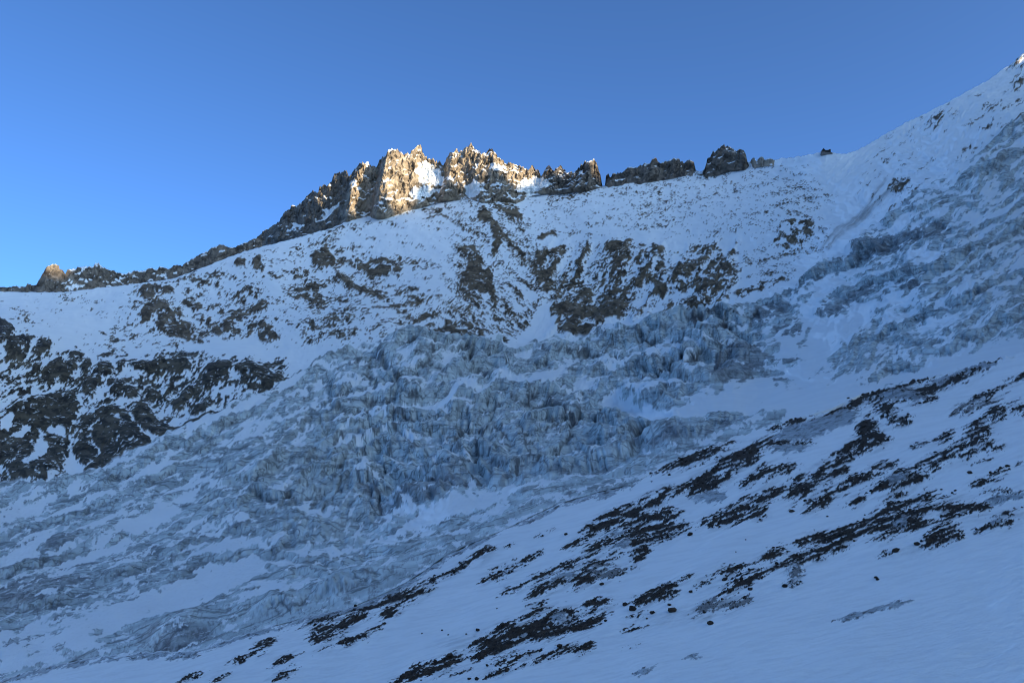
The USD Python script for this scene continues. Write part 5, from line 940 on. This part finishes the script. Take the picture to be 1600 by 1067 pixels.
# ------------------------------------------------------------------ the hut on the ridge
hp = rays(np.array(1290.0), np.array(239.6)) * float(z_back(np.array(1290.0), np.array(240.5)))
s = float(np.linalg.norm(hp)) / F                       # metres per photo pixel at the hut
hx = UsdGeom.Xform.Define(stage, '/World/mountain_hut'); hx.AddTranslateOp().Set(Gf.Vec3d(*map(float, hp))); hx.AddRotateZOp().Set(-6.0)
tag(hx.GetPrim(), 'dark gabled mountain hut with a long wing on the skyline at the right', 'hut')
def flat_mat(name, c):
    return usdkit.material(stage, '/World/Looks/' + name, {'geo': ('geometry', {}), 'n': ('noise_texture', {'scale': .9, 'detail': 4.0}), 'r': ('rgb_ramp', {'ramp': [(.3, tuple(.75 * x for x in c)), (.7, c)]}), 'p': ('principled_bsdf', {'roughness': .8})},
                           [('geo.position', 'n.vector'), ('n.fac', 'r.fac'), ('r.color', 'p.base_color')], surface='p.BSDF')
H_WALL, H_ROOF, H_STONE, H_GLASS = flat_mat('hut_shingle', (.035, .03, .026)), flat_mat('hut_roof', (.028, .027, .028)), flat_mat('hut_stone', (.16, .15, .135)), flat_mat('hut_window', (.02, .025, .03))
def part(name, m, mat): return write_mesh(path_for(name, '/World/mountain_hut'), np.array(m.vertices), np.array(m.faces), None, None, mat)
def bx(x0, x1, y0, y1, z0, z1):
    return trimesh.creation.box(bounds=[[x0, y0, z0], [x1, y1, z1]])
def gable(x0, x1, y0, y1, z0, z1, ov=.5, th=.35):
    """Roof with its ridge along y: two pitched slabs."""
    xm = (x0 + x1) / 2; out = []
    for sgn, xe in ((-1, x0 - ov), (1, x1 + ov)):
        a = np.array([[xm, z1], [xe, z0], [xe, z0 + th], [xm, z1 + th]])
        vv_ = [[p_[0], yy_, p_[1]] for yy_ in (y0 - ov, y1 + ov) for p_ in a]
        out.append(trimesh.convex.convex_hull(np.array(vv_)))
    return trimesh.util.concatenate(out)
part('terrace_wall', bx(-6.6 * s, 8.5 * s, -3.6 * s, 4.4 * s, -4 * s, -.3 * s), H_STONE)
part('stone_base', bx(-5.9 * s, -1.2 * s, -2.4 * s, 3.9 * s, -.3 * s, 1.5 * s), H_STONE)
gw = trimesh.convex.convex_hull(np.array([[x_, y_, z_] for y_ in (-2.3 * s, 3.8 * s) for x_, z_ in ((-5.5 * s, 1.5 * s), (-1.0 * s, 1.5 * s), (-5.5 * s, 3.2 * s), (-1.0 * s, 3.2 * s), (-3.2 * s, 6.2 * s))]))
part('gable_house', gw, H_WALL)
part('roof', gable(-5.6 * s, -.9 * s, -2.3 * s, 3.8 * s, 3.0 * s, 6.3 * s), H_ROOF)
part('wing', bx(-.95 * s, 6.4 * s, -1.8 * s, 3.2 * s, .5 * s, 3.4 * s), H_WALL)
part('wing_base', bx(-1.1 * s, 6.5 * s, -1.95 * s, 3.3 * s, -.3 * s, .5 * s), H_STONE)
part('wing_roof', bx(-.7 * s, 4.4 * s, -2.1 * s, 3.5 * s, 3.4 * s, 3.8 * s), H_ROOF)
part('end_block', bx(4.5 * s, 6.7 * s, -2.2 * s, 3.4 * s, .5 * s, 4.7 * s), H_WALL)
part('chimney', bx(-2.2 * s, -1.7 * s, .3 * s, .9 * s, 4.5 * s, 6.6 * s), H_STONE)
for k in range(4): part('window', bx((-.2 + 1.15 * k) * s, (.4 + 1.15 * k) * s, -1.86 * s, -1.7 * s, 1.5 * s, 2.4 * s), H_GLASS)
for k in range(2): part('window', bx((-4.3 + 1.4 * k) * s, (-3.7 + 1.4 * k) * s, -2.36 * s, -2.2 * s, 2.2 * s, 3.2 * s), H_GLASS)
